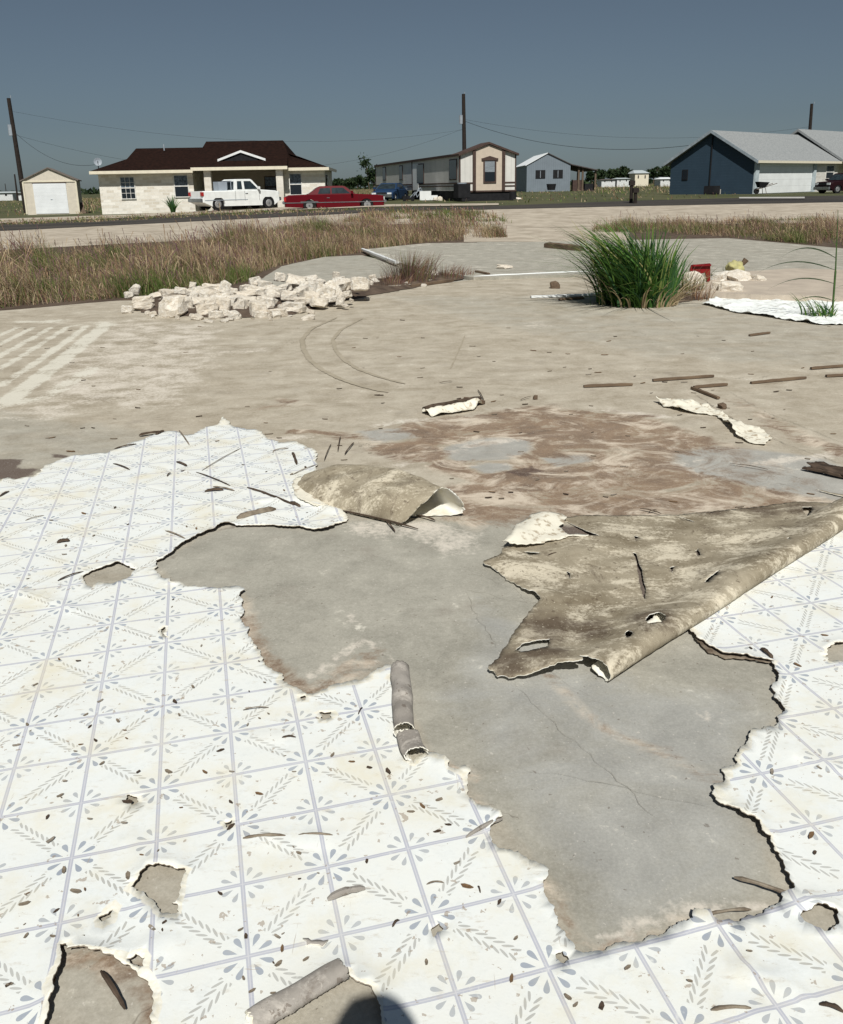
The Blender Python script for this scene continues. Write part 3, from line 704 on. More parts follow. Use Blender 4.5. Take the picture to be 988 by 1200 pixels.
def window(par, x, z, w, h, y=0., name='window', up=None, lo=None, ax=None, frame=None, muntin=False):
    # sash window in a wall facing -y at depth y (ax='x': wall facing -x at x=y)
    def bx(m, a0, a1, d0, d1, c0, c1):
        return m.box(a0, a1, d0, d1, c0, c1) if ax is None else m.box(d0, d1, a0, a1, c0, c1)
    f = MB(); t = .055
    bx(f, x-t, x+w+t, y-.05, y+.02, z+h, z+h+t); bx(f, x-t, x+w+t, y-.08, y+.02, z-t, z)
    bx(f, x-t, x, y-.045, y+.02, z, z+h); bx(f, x+w, x+w+t, y-.045, y+.02, z, z+h); bx(f, x, x+w, y-.04, y+.02, z+h*.5-.03, z+h*.5+.03)
    o = f.build(name, frame or M_frame, par)
    m = MB(); bx(m, x, x+w, y-.012, y+.015, z+h*.5+.03, z+h); m.build('pane', up or M_sky_gl, o)
    m = MB(); bx(m, x, x+w, y-.012, y+.015, z, z+h*.5-.03); m.build('pane', lo or M_glass, o)
    if muntin:
        m = MB()
        for k in (1, 2): bx(m, x+w*k/3-.012, x+w*k/3+.012, y-.03, y-.013, z, z+h)
        for k in (.25, .75): bx(m, x, x+w, y-.034, y-.013, z+h*k-.012, z+h*k+.012)
        m.build('muntins', frame or M_frame, o)
    return o
def pxm(D): return D/F_PX*.963                      # metres per photograph pixel at distance D

# -- limestone house
H = P(120, 250.5, 59.8); rzH = R(2.0)
house = empty('limestone_house', H, rzH, label='long white limestone house with dark brown roof and a columned porch', cat='house')
W0 = 15.25; hw = 2.72
def hx(px): return (px-120)*60/F_PX*.963
m = MB(); m.box(0, hx(229), 0, 8, -.5, hw); m.box(hx(229), hx(341)+.3, 3.2, 8, -.5, hw); m.box(hx(335), W0, 0, 8, -.5, hw); m.build('wall', M_lime, house)
m = MB(); m.box(hx(229)+.004, hx(335)-.004, 3.0, 3.196, -.1, hw); m.build('porch_wall', M_stucco, house)
m = MB(); m.box(hx(229), hx(341), -1.0, 3.2, -.35, .02); m.build('porch_floor', M_concp, house)
for a, b in ((245, 253), (327.5, 335.5)):
    m = MB(); m.box(hx(a), hx(b), -.95, -.47, -.3, 2.82); m.build('column', M_limep, house, bevel=.02)
window(house, hx(145.2), .98, .9, 1.38, muntin=True); window(house, hx(207.3), 1.04, .88, 1.38); window(house, hx(341.5), 1.05, .76, 1.34)
window(house, hx(305.5), .95, .75, 1.3, y=3.0, frame=M_brown)
m = MB(); m.box(hx(263), hx(282), 2.95, 2.99, 0, 2.1); dr = m.build('door', M_brown, house); MB().box(hx(280.3), hx(281), 2.9, 2.945, .95, 1.05).build('handle', M_metal, dr)
m = MB(); m.box(hx(258.6), hx(259.6), 2.86, 2.995, 1.8, 2.1); m.build('porch_lamp', M_black, house)
ow = MB().box(W0+.004, W0+.06, .9, 2.2, .9, 2.3).build('window', M_brown, house); MB().box(W0+.061, W0+.07, 1.0, 2.1, 1.0, 2.2).build('pane', M_glass, ow)
# roofs
ov = .62
e0, e1 = -.32, W0+.30; zE = hw+.06
def roof():
    m = MB()
    # dutch gable: hip below, gable on top.  left ridge and higher right ridge
    xa, xb, xc, xd = hx(145), hx(232), hx(327), hx(338)
    yr = 4.6; zl, zr = 4.42, 4.82; yf, yb = -ov, 8.6
    zi = 3.62; sl = (zl-zE)/(yr-yf); slr = (zr-zE)/(yr-yf+.9)
    yi = yf+(zi-zE)/sl
    m.add([(e0, yf, zE), (xb, yf, zE), (xb, yr, zl), (xa, yr, zl), (xa, yi, zi)], [(0, 1, 2, 3, 4)])
    m.add([(e0, yb, zE), (e0, yf, zE), (xa, yi, zi), (xa, 2*yr-yi, zi)], [(0, 1, 2, 3)])
    m.add([(xa, yi, zi), (xa, yr, zl), (xa, 2*yr-yi, zi)], [(0, 1, 2)])
    m.add([(e0, yb, zE), (xa, 2*yr-yi, zi), (xa, yr, zl), (xb, yr, zl), (xb, yb, zE)], [(0, 1, 2, 3, 4)])
    # main part, front slope reaching over the porch
    yp = -1.25; xp = hx(341)
    s2 = (zr-zE-.12)/(yr-yp); zj = 3.80; yj = yp+(zj-zE-.12)/s2
    m.add([(xb, yp, zE+.12), (xp, yp, zE+.12), (xp, yf, zE+.12+s2*(yf-yp)), (xd, yj, zj), (xc, yr, zr), (xb, yr, zr)], [(0, 1, 2, 3, 4, 5)])
    m.add([(xb, yp, zE+.12), (xb, yr, zr), (xb, yb, zE)], [(0, 1, 2)])
    m.add([(xp, yf, zE+.02), (e1, yf, zE+.02), (xd+.2, yj+.4, zj-.02), (xd, yj, zj)], [(0, 1, 2, 3)])
    m.add([(e1, yf, zE+.02), (e1, yb, zE), (xd, 2*yr-yj, zj), (xd, yj, zj)], [(0, 1, 2, 3)])
    m.add([(xd, yj, zj), (xc, yr, zr), (xd, 2*yr-yj, zj)], [(0, 1, 2)])
    m.add([(xb, yb, zE), (xb, yr, zr), (xc, yr, zr), (xd, 2*yr-yj, zj), (e1, yb, zE)], [(0, 1, 2, 3, 4)])
    m.add([(xp, yp, zE+.12), (xp, yf, zE), (xp, yf, zE+.12+s2*(yf-yp))], [(0, 1, 2)])
    rf = m.build('roof', M_shing, house)
    f = MB(); f.box(e0, xb, yf-.05, yf+.01, zE-.20, zE-.002); f.box(e0-.05, e0+.01, yf, yb, zE-.2, zE-.002); f.box(xb, xp+.05, yp-.05, yp+.01, zE-.09, zE+.115)
    f.box(xp+.05, e1, yf-.05, yf+.01, zE-.18, zE+.015); f.box(e1-.01, e1+.05, yf, yb, zE-.18, zE+.015); f.build('fascia', M_trim, rf)
    f = MB(); f.box(e0+.02, xb-.01, yf+.02, .02, zE-.13, zE-.08); f.box(xb+.02, xp, yp+.02, 3.0, zE-.07, zE-.02); f.box(xp+.07, e1-.02, yf+.02, .02, zE-.13, zE-.08); f.box(e0+.02,-.01, .03, yb, zE-.13, zE-.08); f.build('soffit', M_trim, rf)
    # small pediment over the porch
    a, b_, c = hx(261), hx(286.5), hx(313); z0 = 3.42; y0 = yp+(z0-zE-.12)/s2; zt = z0+.54; yt = yp+(zt-zE-.12)/s2
    d = MB(); d.add([(a, y0-.35, z0), (b_, y0-.35, zt), (b_, yt+.1, zt), (a, y0+.1, z0)], [(0, 1, 2, 3)]); d.add([(c, y0-.35, z0), (b_, y0-.35, zt), (b_, yt+.1, zt), (c, y0+.1, z0)], [(0, 1, 2, 3)])
    ped = d.build('dormer', M_shing, rf)
    t = MB()
    for (x0, zz0, x1, zz1) in ((a-.1, z0-.04, b_, zt), (c+.1, z0-.04, b_, zt)):
        t.add([(x0, y0-.40, zz0-.10), (x1, y0-.40, zz1-.12), (x1, y0-.40, zz1+.03), (x0, y0-.40, zz0+.05), (x0, y0-.34, zz0-.10), (x1, y0-.34, zz1-.12), (x1, y0-.34, zz1+.03), (x0, y0-.34, zz0+.05)],
              [(0, 1, 2, 3), (4, 7, 6, 5), (0, 4, 5, 1), (1, 5, 6, 2), (2, 6, 7, 3), (3, 7, 4, 0)])
    t.build('rake_trim', M_white, ped)
    v = MB(); v.add([(a+.2, y0-.3, z0-.1), (c-.2, y0-.3, z0-.1), (b_, y0-.3, zt-.12)], [(0, 1, 2)]); v.build('gable_vent', M_black, ped)
    c_ = MB(); c_.tube((hx(182), yr-.6, zl-.3), (hx(182), yr-.6, zl+.22), .05, 8); c_.build('vent_pipe', M_metal, rf)
roof()
# satellite dish on the eave corner
def dish():
    e = empty('satellite_dish', P(115.5, 197.5, 61), R(20), label='small grey satellite dish on the left eave corner of the limestone house', cat='satellite dish')
    m = MB(); K = 12; v = [(0, .06, 0)]
    for r_, d in ((.14, .05), (.27, 0)):
        v += [(r_*math.cos(2*math.pi*i/K), d, r_*math.sin(2*math.pi*i/K)) for i in range(K)]
    v = [(x, y*math.cos(.5)+z*.2, z+.45) for x, y, z in v]
    m.add(v, [(0, 1+i, 1+(i+1) % K) for i in range(K)]+[(1+i, 1+K+i, 1+K+(i+1) % K, 1+(i+1) % K) for i in range(K)]); m.build('reflector', M_metal, e)
    m = MB(); m.tube((0, .05, 0), (0, .05, .45), .03); m.tube((0, 0, .3), (0, -.3, .5), .015); m.build('mast', M_black, e)
dish()

# -- storage shed with a roll door
s0 = P(31, 251, 62)
shed = empty('garage_shed', s0, R(17), label='small cream shed with white roll-up door beside the leaning pole', cat='shed')
sw, sh = 3.55, 2.32
m = MB(); m.poly_y([(0, -.3), (sw, -.3), (sw, sh), (sw/2, sh+.78), (0, sh)], 0, 3.6); m.build('wall', pmat('cream_shed_wall', (.66, .60, .50), (.58, .53, .45)), shed)
m = MB()
for sgn in (0, 1):
    x0, x1 = (-.13, sw/2) if not sgn else (sw+.13, sw/2)
    z0 = sh-.03
    m.slab([(x0, -.12, z0), (x1, -.12, sh+.85), (x1, 3.7, sh+.85), (x0, 3.7, z0)], .07)
m.build('roof', pmat('grey_brown_shed_roof', (.20, .17, .15), (.14, .12, .11)), shed)
m = MB(); m.box(0, sw, -.05, -.004, sh-.16, sh-.08); m.box(-.01, .09, -.04, -.004, 0, sh-.17); m.box(sw-.09, sw+.01, -.04, -.004, 0, sh-.17); m.build('trim', M_trim, shed)
m = MB(); m.box(.66, sw-.72, -.03, -.004, 0, 2.07); dd = m.build('roll_door', lap_mat('white_roll_door', (.84, .86, .88), .24), shed)
MB().box(sw/2-.06, sw/2+.06, -.05, -.031, .95, 1.0).build('handle', M_metal, dd)
MB().box(.62, sw-.68, -.035, -.004, 2.075, 2.16).build('door_header', M_brown, shed)
lp = empty('leaning_panel', P(93, 250, 63), R(30), label='grey panel leaning against the right side of the cream shed', cat='panel')
MB().slab([(0, 0, 0), (.5, .1, 0), (.45, 1.2, .75), (-.25, 1.1, .8)], .05).build('board', M_wood, lp)

# -- mobile home
D1, D2 = 57., 84.
n0 = P(538.8, 223.6, D1); f0 = P(441, 224.5, D2)
du = np.array([f0[0]-n0[0], f0[1]-n0[1]]); LM = np.linalg.norm(du); du /= LM        # long side runs away from the near corner
rzM = math.atan2(-du[1], -du[0])                 # local +x: from the far end to the near corner
mob = empty('mobile_home', (n0[0], n0[1], n0[2]), rzM, label='long white mobile home with brown trim and one bay window in its gable end', cat='mobile home')
# local frame: x = 0 at near corner, negative to the far end; the gable end faces +x; the body lies at +y
wl = 2.3; gw = 3.85; GS = gw/4.75
M_ms = lap_mat('white_mobile_siding', (.70, .68, .64), .35, axis=0); M_tanp = pmat('tan_panel', (.58, .49, .40), (.52, .44, .36))
m = MB(); m.box(-LM, 0, 0, gw, 0, wl); m.build('wall', M_ms, mob)
m = MB(); m.poly_x([(0, wl), (gw, wl), (gw/2, wl+.62)], -.1, 0); m.build('gable', M_ms, mob)
m = MB()
for ya, yb_ in ((-.12, gw/2), (gw+.12, gw/2)):
    m.slab([(-LM-.1, ya, wl+.02), (-1.6, ya, wl+.02), (-1.6, yb_, wl+.20), (-LM-.1, yb_, wl+.20)], .16)
    m.slab([(-1.6, ya, wl-.02), (.22, ya, wl-.02), (.22, yb_, wl+.70), (-1.6, yb_, wl+.70)], .13)
m.poly_x([(-.1, wl+.01), (gw+.1, wl+.01), (gw/2, wl+.57)], -1.59, -1.5)
m.build('roof', M_brown, mob)
m = MB(); m.box(-LM, 0.02, -.03, -.004, .43, .52); m.box(-LM*.53, 0.02, -.03, -.004, .26, .33); m.box(-.05, .03, -.035, .06, 0, wl); m.box(-LM*.47, -LM*.47+.14, -.035, -.004, 0, wl); m.box(-LM-.03, -LM+.1, -.035, -.004, 0, wl)
m.box(.004, .03, .06, 1.15*GS, .43, .52); m.box(.004, .03, 3.7*GS, gw-.085, .43, .52); m.box(.004, .03, 3.7*GS, gw-.085, .22, .3); m.box(.004, .03, gw-.08, gw, 0, wl)
m.build('trim', M_brown, mob)
m = MB(); m.poly_x([(1.15*GS, -.02), (3.62*GS, -.02), (3.62*GS, wl+.22), (gw/2, wl+.52), (1.15*GS, wl+.22)], .004, .10); bay = m.build('bay_panel', M_tanp, mob)
MB().box(.102, .16, 1.05*GS, 1.3*GS, -.02, wl+.2).build('bay_trim', M_brown, mob); MB().box(.102, .16, 3.5*GS, 3.76*GS, -.02, wl+.2).build('bay_trim', M_brown, mob)
w = MB(); w.box(.102, .15, 1.56, 1.66, .55, 1.86); w.box(.102, .15, 2.34, 2.44, .55, 1.86); w.box(.102, .15, 1.56, 2.44, .45, .549); w.box(.102, .17, 1.44, 2.56, 1.861, 2.0); w.poly_x([(1.52, 2.001), (2.48, 2.001), (2.0, 2.14)], .102, .14)
wo = w.build('window', M_brown, mob); MB().box(.102, .12, 1.665, 2.335, 1.15, 1.85).build('pane', M_curt, wo); MB().box(.102, .12, 1.665, 2.335, .56, 1.14).build('pane', M_glass, wo)
for t, w_, a, b_, br in ((.09, .7, .95, 2.0, 1), (.185, .6, .9, 1.95, 1), (.385, 1.1, .55, 1.9, 1), (.80, .9, .75, 1.95, 1)):
    # positions along the side as seen: fraction of the pixel run from far to near
    pxx = 441+(538.8-441)*[.10, .30, .53, .925][[.09, .185, .385, .80].index(t)]
    d = ray(pxx, 205); k_ = (n0[1]*du[0]-n0[0]*du[1])/(d[1]*du[0]-d[0]*du[1]); q = np.array([d[0]*k_, d[1]*k_])-n0[:2]; xx = -abs(q@du)
    o = MB().box(xx-w_, xx+w_, -.045, -.004, a-.06, b_+.06).build('window', M_brown, mob); MB().box(xx-w_+.08, xx+w_-.08, -.052, -.046, a, b_).build('pane', M_glass, o)
d = ray(493, 205); k_ = (n0[1]*du[0]-n0[0]*du[1])/(d[1]*du[0]-d[0]*du[1]); xx = -abs((np.array([d[0]*k_, d[1]*k_])-n0[:2])@du)
MB().box(xx-2.4, xx-.6, -.05, -.004, .05, 2.0).build('door', M_white, mob)
m = MB(); m.box(-LM*.5, .02, .15, gw-.15, -.78, -.02); m.build('skirting', M_black, mob)
m = MB(); m.box(-.35, .1, -.05, gw, -.10, -.004); m.build('tow_frame', M_brown, mob)
ac = empty('air_conditioner', P(541.5, 232.3, 55.5), R(20), label='black air conditioning box at the near corner of the mobile home', cat='air conditioner')
MB().box(-.42, .42, -.4, .4, 0, .88).build('casing', M_black, ac, bevel=.03); MB().tube((0, 0, .88), (0, 0, .95), .3, 16).build('fan_grille', M_metal, ac)
st = empty('entry_steps', P(499.5, 234.5, 62), 0, label='white block steps under the mobile home door', cat='steps')
MB().box(-.45, .35, -.4, .4, 0, .62).box(.353, .8, -.4, .4, 0, .32).build('step', M_white, st)

# -- metal barn with a lean-to
b0 = P(617, 223.2, 120)
barn = empty('metal_barn', b0, R(0), label='grey corrugated metal barn with bright white roof and open lean-to', cat='barn')
k = 120/F_PX*.963; bw = 51*k; bh = 28.5*k; bp = 41*k; bl = 14.
M_corr = lap_mat('corrugated_wall', (.20, .235, .27), .3, axis=0, rough=.5)
m = MB(); m.poly_y([(0, -.5), (bw, -.5), (bw, bh), (bw*.47, bp), (0, bh)], 0, bl); m.build('wall', M_corr, barn)
m = MB(); m.slab([(-.2, -.15, bh+.0), (bw*.47, -.15, bp+.12), (bw*.47, bl, bp+.12), (-.2, bl, bh)], .1)
m.build('roof', M_wroof, barn)
m = MB(); m.slab([(bw*.47, -.15, bp+.12), (bw+.1, -.15, bh+.05), (bw+.1, bl, bh+.05), (bw*.47, bl, bp+.12)], .1); m.slab([(bw+.1, -.15, bh+.05), (bw+32*k, -.15, bh-6.5*k), (bw+32*k, bl, bh-6.5*k), (bw+.1, bl, bh+.05)], .12); m.build('lean_to_roof', pmat('rusty_dark_roof', (.10, .085, .08), (.06, .05, .05)), barn)
for i, (xx_, yy_) in enumerate(((bw+1.2, .2), (bw+15*k, .2), (bw+30*k, .2), (bw+15*k, bl-.5), (bw+30*k, bl-.5))):
    MB().box(xx_-.12, xx_+.12, yy_, yy_+.24, -.6, bh-2.2*k-(xx_-bw)*.2+.1).build('post', M_wood, barn)
for a in (628, 648.5):
    o = MB().box((a-617)*k-.08, (a-617+10)*k+.08, -.06, -.004, 14*k-.08, 22*k+.08).build('window', M_black, barn); MB().box((a-617+4.7)*k, (a-617+5.3)*k, -.08, -.061, 14*k, 22*k).build('muntins', M_metal, o)
bx_ = empty('scrap_heap', P(677, 222.5, 121), 0, label='dark clutter stored under the barn lean-to', cat='clutter')
MB().box(-.8, .5, -.6, .6, -.2, 1.3).build('crate', M_brown, bx_); MB().box(.9, 2.2, -.3, .8, -.2, .8).build('crate', M_black, bx_); MB().tube((-2.2, 0, .5), (-1.5, 0, .6), .5, 10).build('drum', M_brown, bx_)

# -- blue house with attached garage
D = 66.; g0 = P(881.5, 227.3, D); phi = R(41)
gar = empty('blue_house', g0, phi, label='slate blue gable house with grey roof and white double garage door', cat='house')
M_blue = lap_mat('slate_blue_siding', (.035, .062, .092), .2); M_stone = brick_mat('white_stone_front', (.72, .70, .66), (.55, .52, .48), (.66, .64, .6), .5, .22)
sd_ = 7.15; gh = 2.42; rz_ = gh+2.3
def lx_at(px, y=0.):                             # local x on the front plane under a given picture column
    d = ray(px, 215); c, s = math.cos(phi), math.sin(phi); ox, oy = g0[0]-y*s, g0[1]+y*c
    t = (ox*s-oy*c)/(d[0]*s-d[1]*c); return (d[0]*t-ox)*c+(d[1]*t-oy)*s
xg0, xg1, xs = lx_at(886.5), lx_at(951), lx_at(955)
x2 = lx_at(929, sd_/2); xe = x2+12
m = MB(); m.poly_x([(0, -.4), (sd_, -.4), (sd_, gh), (sd_/2, rz_-.12), (0, gh)], 0, x2+2); m.build('wall', M_blue, gar)
m = MB(); m.box(.0, xg0, -.16, -.004, 0, gh); m.box(xg1, xg1+.35, -.16, -.004, 0, gh); m.box(xg0, xg1, -.16, -.004, 2.2, gh); m.build('garage_surround', pmat('pale_blue_surround', (.50, .57, .60)), gar)
m = MB(); m.box(xg0+.03, xg1-.03, -.008, -.005, .02, 2.19); m.build('garage_door', lap_mat('white_garage_door', (.84, .86, .86), .5), gar)
m = MB(); m.box(xg1+.36, xe, -.05, 0.3, -.3, gh); m.build('stone_wall', M_stone, gar)
window(gar, lx_at(966), 1.05, lx_at(974.5)-lx_at(966), 1.0, y=-.05)
o2 = .45; zf = gh-.32*0; s_ = (rz_-gh)/(sd_/2)
m = MB(); m.slab([(-.35, -o2, gh-o2*s_+.25), (x2+.6, -o2, gh-o2*s_+.25), (x2+.6, sd_/2, rz_+.02), (-.35, sd_/2, rz_+.02)], .14)
m.slab([(-.35, sd_+o2, gh-o2*s_+.25), (x2+.6, sd_+o2, gh-o2*s_+.25), (x2+.6, sd_/2, rz_+.02), (-.35, sd_/2, rz_+.02)], .14); rf = m.build('roof', M_groof, gar)
m = MB(); m.box(-.37, xe, -o2-.05, -o2-.004, gh-.2, gh-.02); m.build('fascia', M_trim, rf)
m = MB()
for (ya, yb_) in ((-o2-.02, sd_/2), (sd_+o2+.02, sd_/2)):
    za = gh-o2*s_+.27; m.add([(-.40, ya, za-.22), (-.40, yb_, rz_-.18), (-.40, yb_, rz_+.05), (-.40, ya, za+.01), (-.355, ya, za-.22), (-.355, yb_, rz_-.18), (-.355, yb_, rz_+.05), (-.355, ya, za+.01)],
        [(0, 1, 2, 3), (4, 7, 6, 5), (0, 4, 5, 1), (1, 5, 6, 2), (2, 6, 7, 3), (3, 7, 4, 0)])
m.build('rake_trim', pmat('pale_blue_trim', (.33, .38, .42)), rf)
r2 = rz_+.50; yr2 = sd_/2
m = MB(); y_e = -1.6; z_e = r2-s_*(yr2-y_e)
m.slab([(x2, y_e, z_e), (xe, y_e, z_e), (xe, yr2, r2), (x2, yr2, r2)], .2); m.slab([(x2, sd_+1.6, z_e), (xe, sd_+1.6, z_e), (xe, yr2, r2), (x2, yr2, r2)], .2); m.build('roof', M_groof, gar)
m = MB(); m.poly_x([(yr2, r2-.2), (-1.0, gh-.1), (sd_+1, gh-.1)], x2+.7, x2+.9); m.build('gable_wall', M_blue, gar)
o_ = MB().box(-.05, -.004, sd_-1.6, sd_-1.1, 1.1, 1.9).build('window', M_black, gar); MB().box(-.056, -.051, sd_-1.55, sd_-1.15, 1.15, 1.85).build('pane', M_glass, o_)
MB().box(-.09, -.004, sd_/2-.03, sd_/2+.03, 0, rz_-.4).build('conduit', M_black, gar)
mt = empty('electric_meter', P(834, 227.5, 67.5), phi, label='dark utility box at the foot of the blue gable wall', cat='utility box')
MB().box(-.35, .35, -.5, .5, 0, .62).build('casing', M_black, mt, bevel=.03); MB().box(.36, .8, -.3, .3, 0, .35).build('lid', M_concp, mt)
def lx2(px, py, D): return P(px, py, D)

# -- far buildings
def farhouse(name, px0, px1, ybase, yeave, yridge, D, wallm, roofm, label, yaw=0, depth=8, cat='house', hip=.15):
    b = P(px0, ybase, D); k = D/F_PX*.963; w = (px1-px0)*k; e = (ybase-yeave)*k; r = (ybase-yridge)*k
    h = empty(name, b, R(yaw), label=label, cat=cat)
    MB().box(0, w, 0, depth, -1.5, e).build('wall', wallm, h)
    m = MB(); hp = w*hip
    m.add([(-.3, -.3, e), (w+.3, -.3, e), (w+.3, depth+.3, e), (-.3, depth+.3, e), (hp, depth/2, r), (w-hp, depth/2, r)], [(0, 1, 5, 4), (1, 2, 5), (2, 3, 4, 5), (3, 0, 4), (0, 3, 2, 1)]); m.build('roof', roofm, h)
    for q in (.2, .7):
        MB().box(w*q, w*q+w*.08, -.05, -.004, e*.35, e*.75).build('window', M_black, h)
    return h
M_fw = pmat('far_white_wall', (.72, .73, .72)); M_fr = pmat('far_dark_roof', (.12, .10, .09)); M_fg = pmat('far_grey_roof', (.5, .55, .56))
farhouse('far_mobile_home', -14, 15, 231.5, 226.5, 225, 190, M_fw, M_fg, 'low white building on the horizon at the far left', depth=6, cat='mobile home')
farhouse('far_garage', 21, 27.5, 231.2, 227, 226, 185, M_fw, M_fr, 'tiny white building with blue roof behind the shed and poles', depth=5, cat='building')
farhouse('far_trailer', 705, 721, 214.6, 211, 210, 210, M_fw, M_fr, 'leftmost low white trailer in front of the far trees', depth=5, cat='trailer')
farhouse('far_trailer', 723, 738, 214.2, 209.8, 208.6, 212, M_fw, M_fg, 'pale blue-roofed trailer beside the two-storey far house', depth=5, cat='trailer')
farhouse('far_house', 744, 760, 212.4, 203.5, 199.8, 230, M_trim, M_fg, 'tall cream house with pale metal roof among the far trees', depth=9)
farhouse('far_shed', 774, 789, 214, 210, 208, 200, M_fw, M_wroof, 'white roofed shed just left of the blue gable house', depth=5, cat='shed')

# ------------------------------------------------------------------ vehicles
def paint(name, c, rough=.5):
    m, nt, b = newmat(name, rough, .1); n = nz(nt, coord(nt), 3, 5); nt.links.new(mixc(nt, n.step(.3, .7), tuple(x*.85 for x in c), c), b.inputs['Base Color']); b.inputs['Coat Weight'].default_value = .03; return m
M_tyre = pmat('black_tyre', (.015, .015, .016)); M_rim = pmat('steel_rim', (.45, .45, .45), metal=.6, rough=.4); M_chrome = pmat('chrome', (.6, .62, .65), metal=.9, rough=.2)
M_redl = pmat('red_lamp', (.45, .02, .02), rough=.3); M_lamp = pmat('clear_lamp', (.7, .72, .72), rough=.2)
M_cglass = pmat('car_glass', (.03, .045, .05), (.015, .02, .024), rough=.06, spec=.7)
def vehicle(name, origin, rz, L, Wd, body, cabin, wheels, mat, label, cat, r=.34, glass=(), lights=True, bumpers=(.45, .25), taper=.86, extras=None, kind_rim=M_rim):
    v = empty(name, origin, rz, label=label, cat=cat)
    # body: outline with cut wheel arches, three lengthwise strips so that the sides curve in
    pts = []
    def arch(xc, R_):
        return [(xc+R_*math.cos(a), r+R_*math.sin(a)) for a in np.linspace(math.radians(200), math.radians(-20), 12)] if False else [(xc-R_*math.cos(t), r*.95+R_*math.sin(t)) for t in np.linspace(-.25, math.pi+.25, 12)]
    bot = body['bottom']; low = [(body['x0'], bot)]
    for xc in sorted(wheels):
        low += arch(xc, r+.07)
    low += [(body['x1'], bot)]
    prof = low+body['top'][::-1]
    W2 = Wd/2; n = len(prof); m = MB(); zt = max(p[1] for p in prof); zb = bot
    def sec(y, sx, shr): return [(p[0]*sx, y, p[1] if p[1] < zb+.3 else p[1]-shr) for p in prof]
    rings = [(-W2, .975, .05), (-W2+.06, .995, .01), (-W2*.5, 1, 0), (W2*.5, 1, 0), (W2-.06, .995, .01), (W2, .975, .05)]
    vv = []; 
    for y_, sx, sh_ in rings: vv += sec(y_, sx, sh_)
    ff = [tuple(range(n)), tuple(range(5*n, 6*n))[::-1]]
    for q in range(5): ff += [(q*n+i, (q+1)*n+i, (q+1)*n+(i+1) % n, q*n+(i+1) % n) for i in range(n)]
    m.add(vv, ff); bo = m.build('body', mat, v, bevel=0)
    # cabin with tumblehome
    cb = cabin; n = len(cb); m = MB(); z0 = min(p[1] for p in cb); z1 = max(p[1] for p in cb)
    def wy(z): return W2*(.97-(1-taper)*(z-z0)/(z1-z0))
    m.add([(x_, -wy(z_), z_) for x_, z_ in cb]+[(x_, wy(z_), z_) for x_, z_ in cb], [tuple(range(n)), tuple(range(n, 2*n))[::-1]]+[(i, n+i, n+(i+1) % n, (i+1) % n) for i in range(n)])
    ca = m.build('cabin', mat, v, bevel=.015)
    for g in glass:
        for sgn in (-1, 1):
            mm = MB(); a = [(x_, sgn*(wy(z_)+.014), z_) for x_, z_ in g]; b_ = [(x_, sgn*(wy(z_)-.02), z_) for x_, z_ in g]; q = len(g)
            mm.add(a+b_, [tuple(range(q)), tuple(range(q, 2*q))]+[(i, q+i, q+(i+1) % q, (i+1) % q) for i in range(q)]); mm.build('side_window', M_cglass, v)
    # front and rear glass
    def screen(nm, p, q):
        (xa, za), (xb, zb_) = p, q; d = Vector((zb_-za, 0, -(xb-xa))).normalized()*(.014 if zb_ > za else .014)
        if (xa-xb)*1 < 0: d = -d if nm == 'windscreen' else d
        out = 1 if nm == 'windscreen' else -1
        d = Vector((abs(d.x)*out, 0, abs(d.z)))
        f_ = .12; f2 = .1
        P1 = Vector((xa+(xb-xa)*f_, 0, za+(zb_-za)*f_)); P2 = Vector((xa+(xb-xa)*(1-f2), 0, za+(zb_-za)*(1-f2)))
        mm = MB(); w1, w2 = wy(P1.z)-.09, wy(P2.z)-.09
        c4 = [(P1+d)+Vector((0, -w1, 0)), (P1+d)+Vector((0, w1, 0)), (P2+d)+Vector((0, w2, 0)), (P2+d)+Vector((0, -w2, 0))]
        b4 = [c-d*2.2 for c in c4]
        mm.add(c4+b4, [(0, 1, 2, 3), (7, 6, 5, 4), (0, 4, 5, 1), (1, 5, 6, 2), (2, 6, 7, 3), (3, 7, 4, 0)]); mm.build(nm, M_cglass, v)
    screen('windscreen', cabin[-1], cabin[-2]); screen('rear_window', cabin[0], cabin[1])
    for xc in wheels:
        for sgn in (-1, 1):
            yo = sgn*(W2-.02); wh = MB(); wh.tube((xc, yo-sgn*.22, r), (xc, yo, r), r, 20); w_ = wh.build('wheel', M_tyre, v, bevel=0)
            MB().tube((xc, yo, r), (xc, yo+sgn*.015, r), r*.58, 16, r*.5).build('rim', kind_rim, w_)
            MB().tube((xc, yo+sgn*.015, r), (xc, yo+sgn*.035, r), r*.17, 10).build('hub_cap', M_chrome, w_)
    x0, x1 = body['x0'], body['x1']; zbm, hb = bumpers
    MB().box(x1-.02, x1+.13, -W2+.04, W2-.04, zbm-hb/2, zbm+hb/2).build('front_bumper', M_chrome, v, bevel=.03)
    MB().box(x0-.13, x0+.02, -W2+.04, W2-.04, zbm-hb/2, zbm+hb/2).build('rear_bumper', M_chrome, v, bevel=.03)
    zl = body['lamp']
    for sgn in (-1, 1):
        MB().box(x1-.05, x1+.025, *sorted((sgn*(W2-.42), sgn*(W2-.08))), zl-.09, zl+.09).build('headlight', M_lamp, v)
        MB().box(x0-.03, x0+.08, *sorted((sgn*(W2-.26), sgn*(W2+.012))), zl-.10, zl+.13).build('tail_light', M_redl, v)
        MB().box(cabin[-1][0]-.28, cabin[-1][0]-.16, *sorted((sgn*(W2-.02), sgn*(W2+.2))), cabin[-1][1]+.03, cabin[-1][1]+.2).build('mirror', mat, v, bevel=.01)
    MB().box(x1-.01, x1+.022, -W2+.48, W2-.48, zl-.11, zl+.11).build('grille', M_black, v)
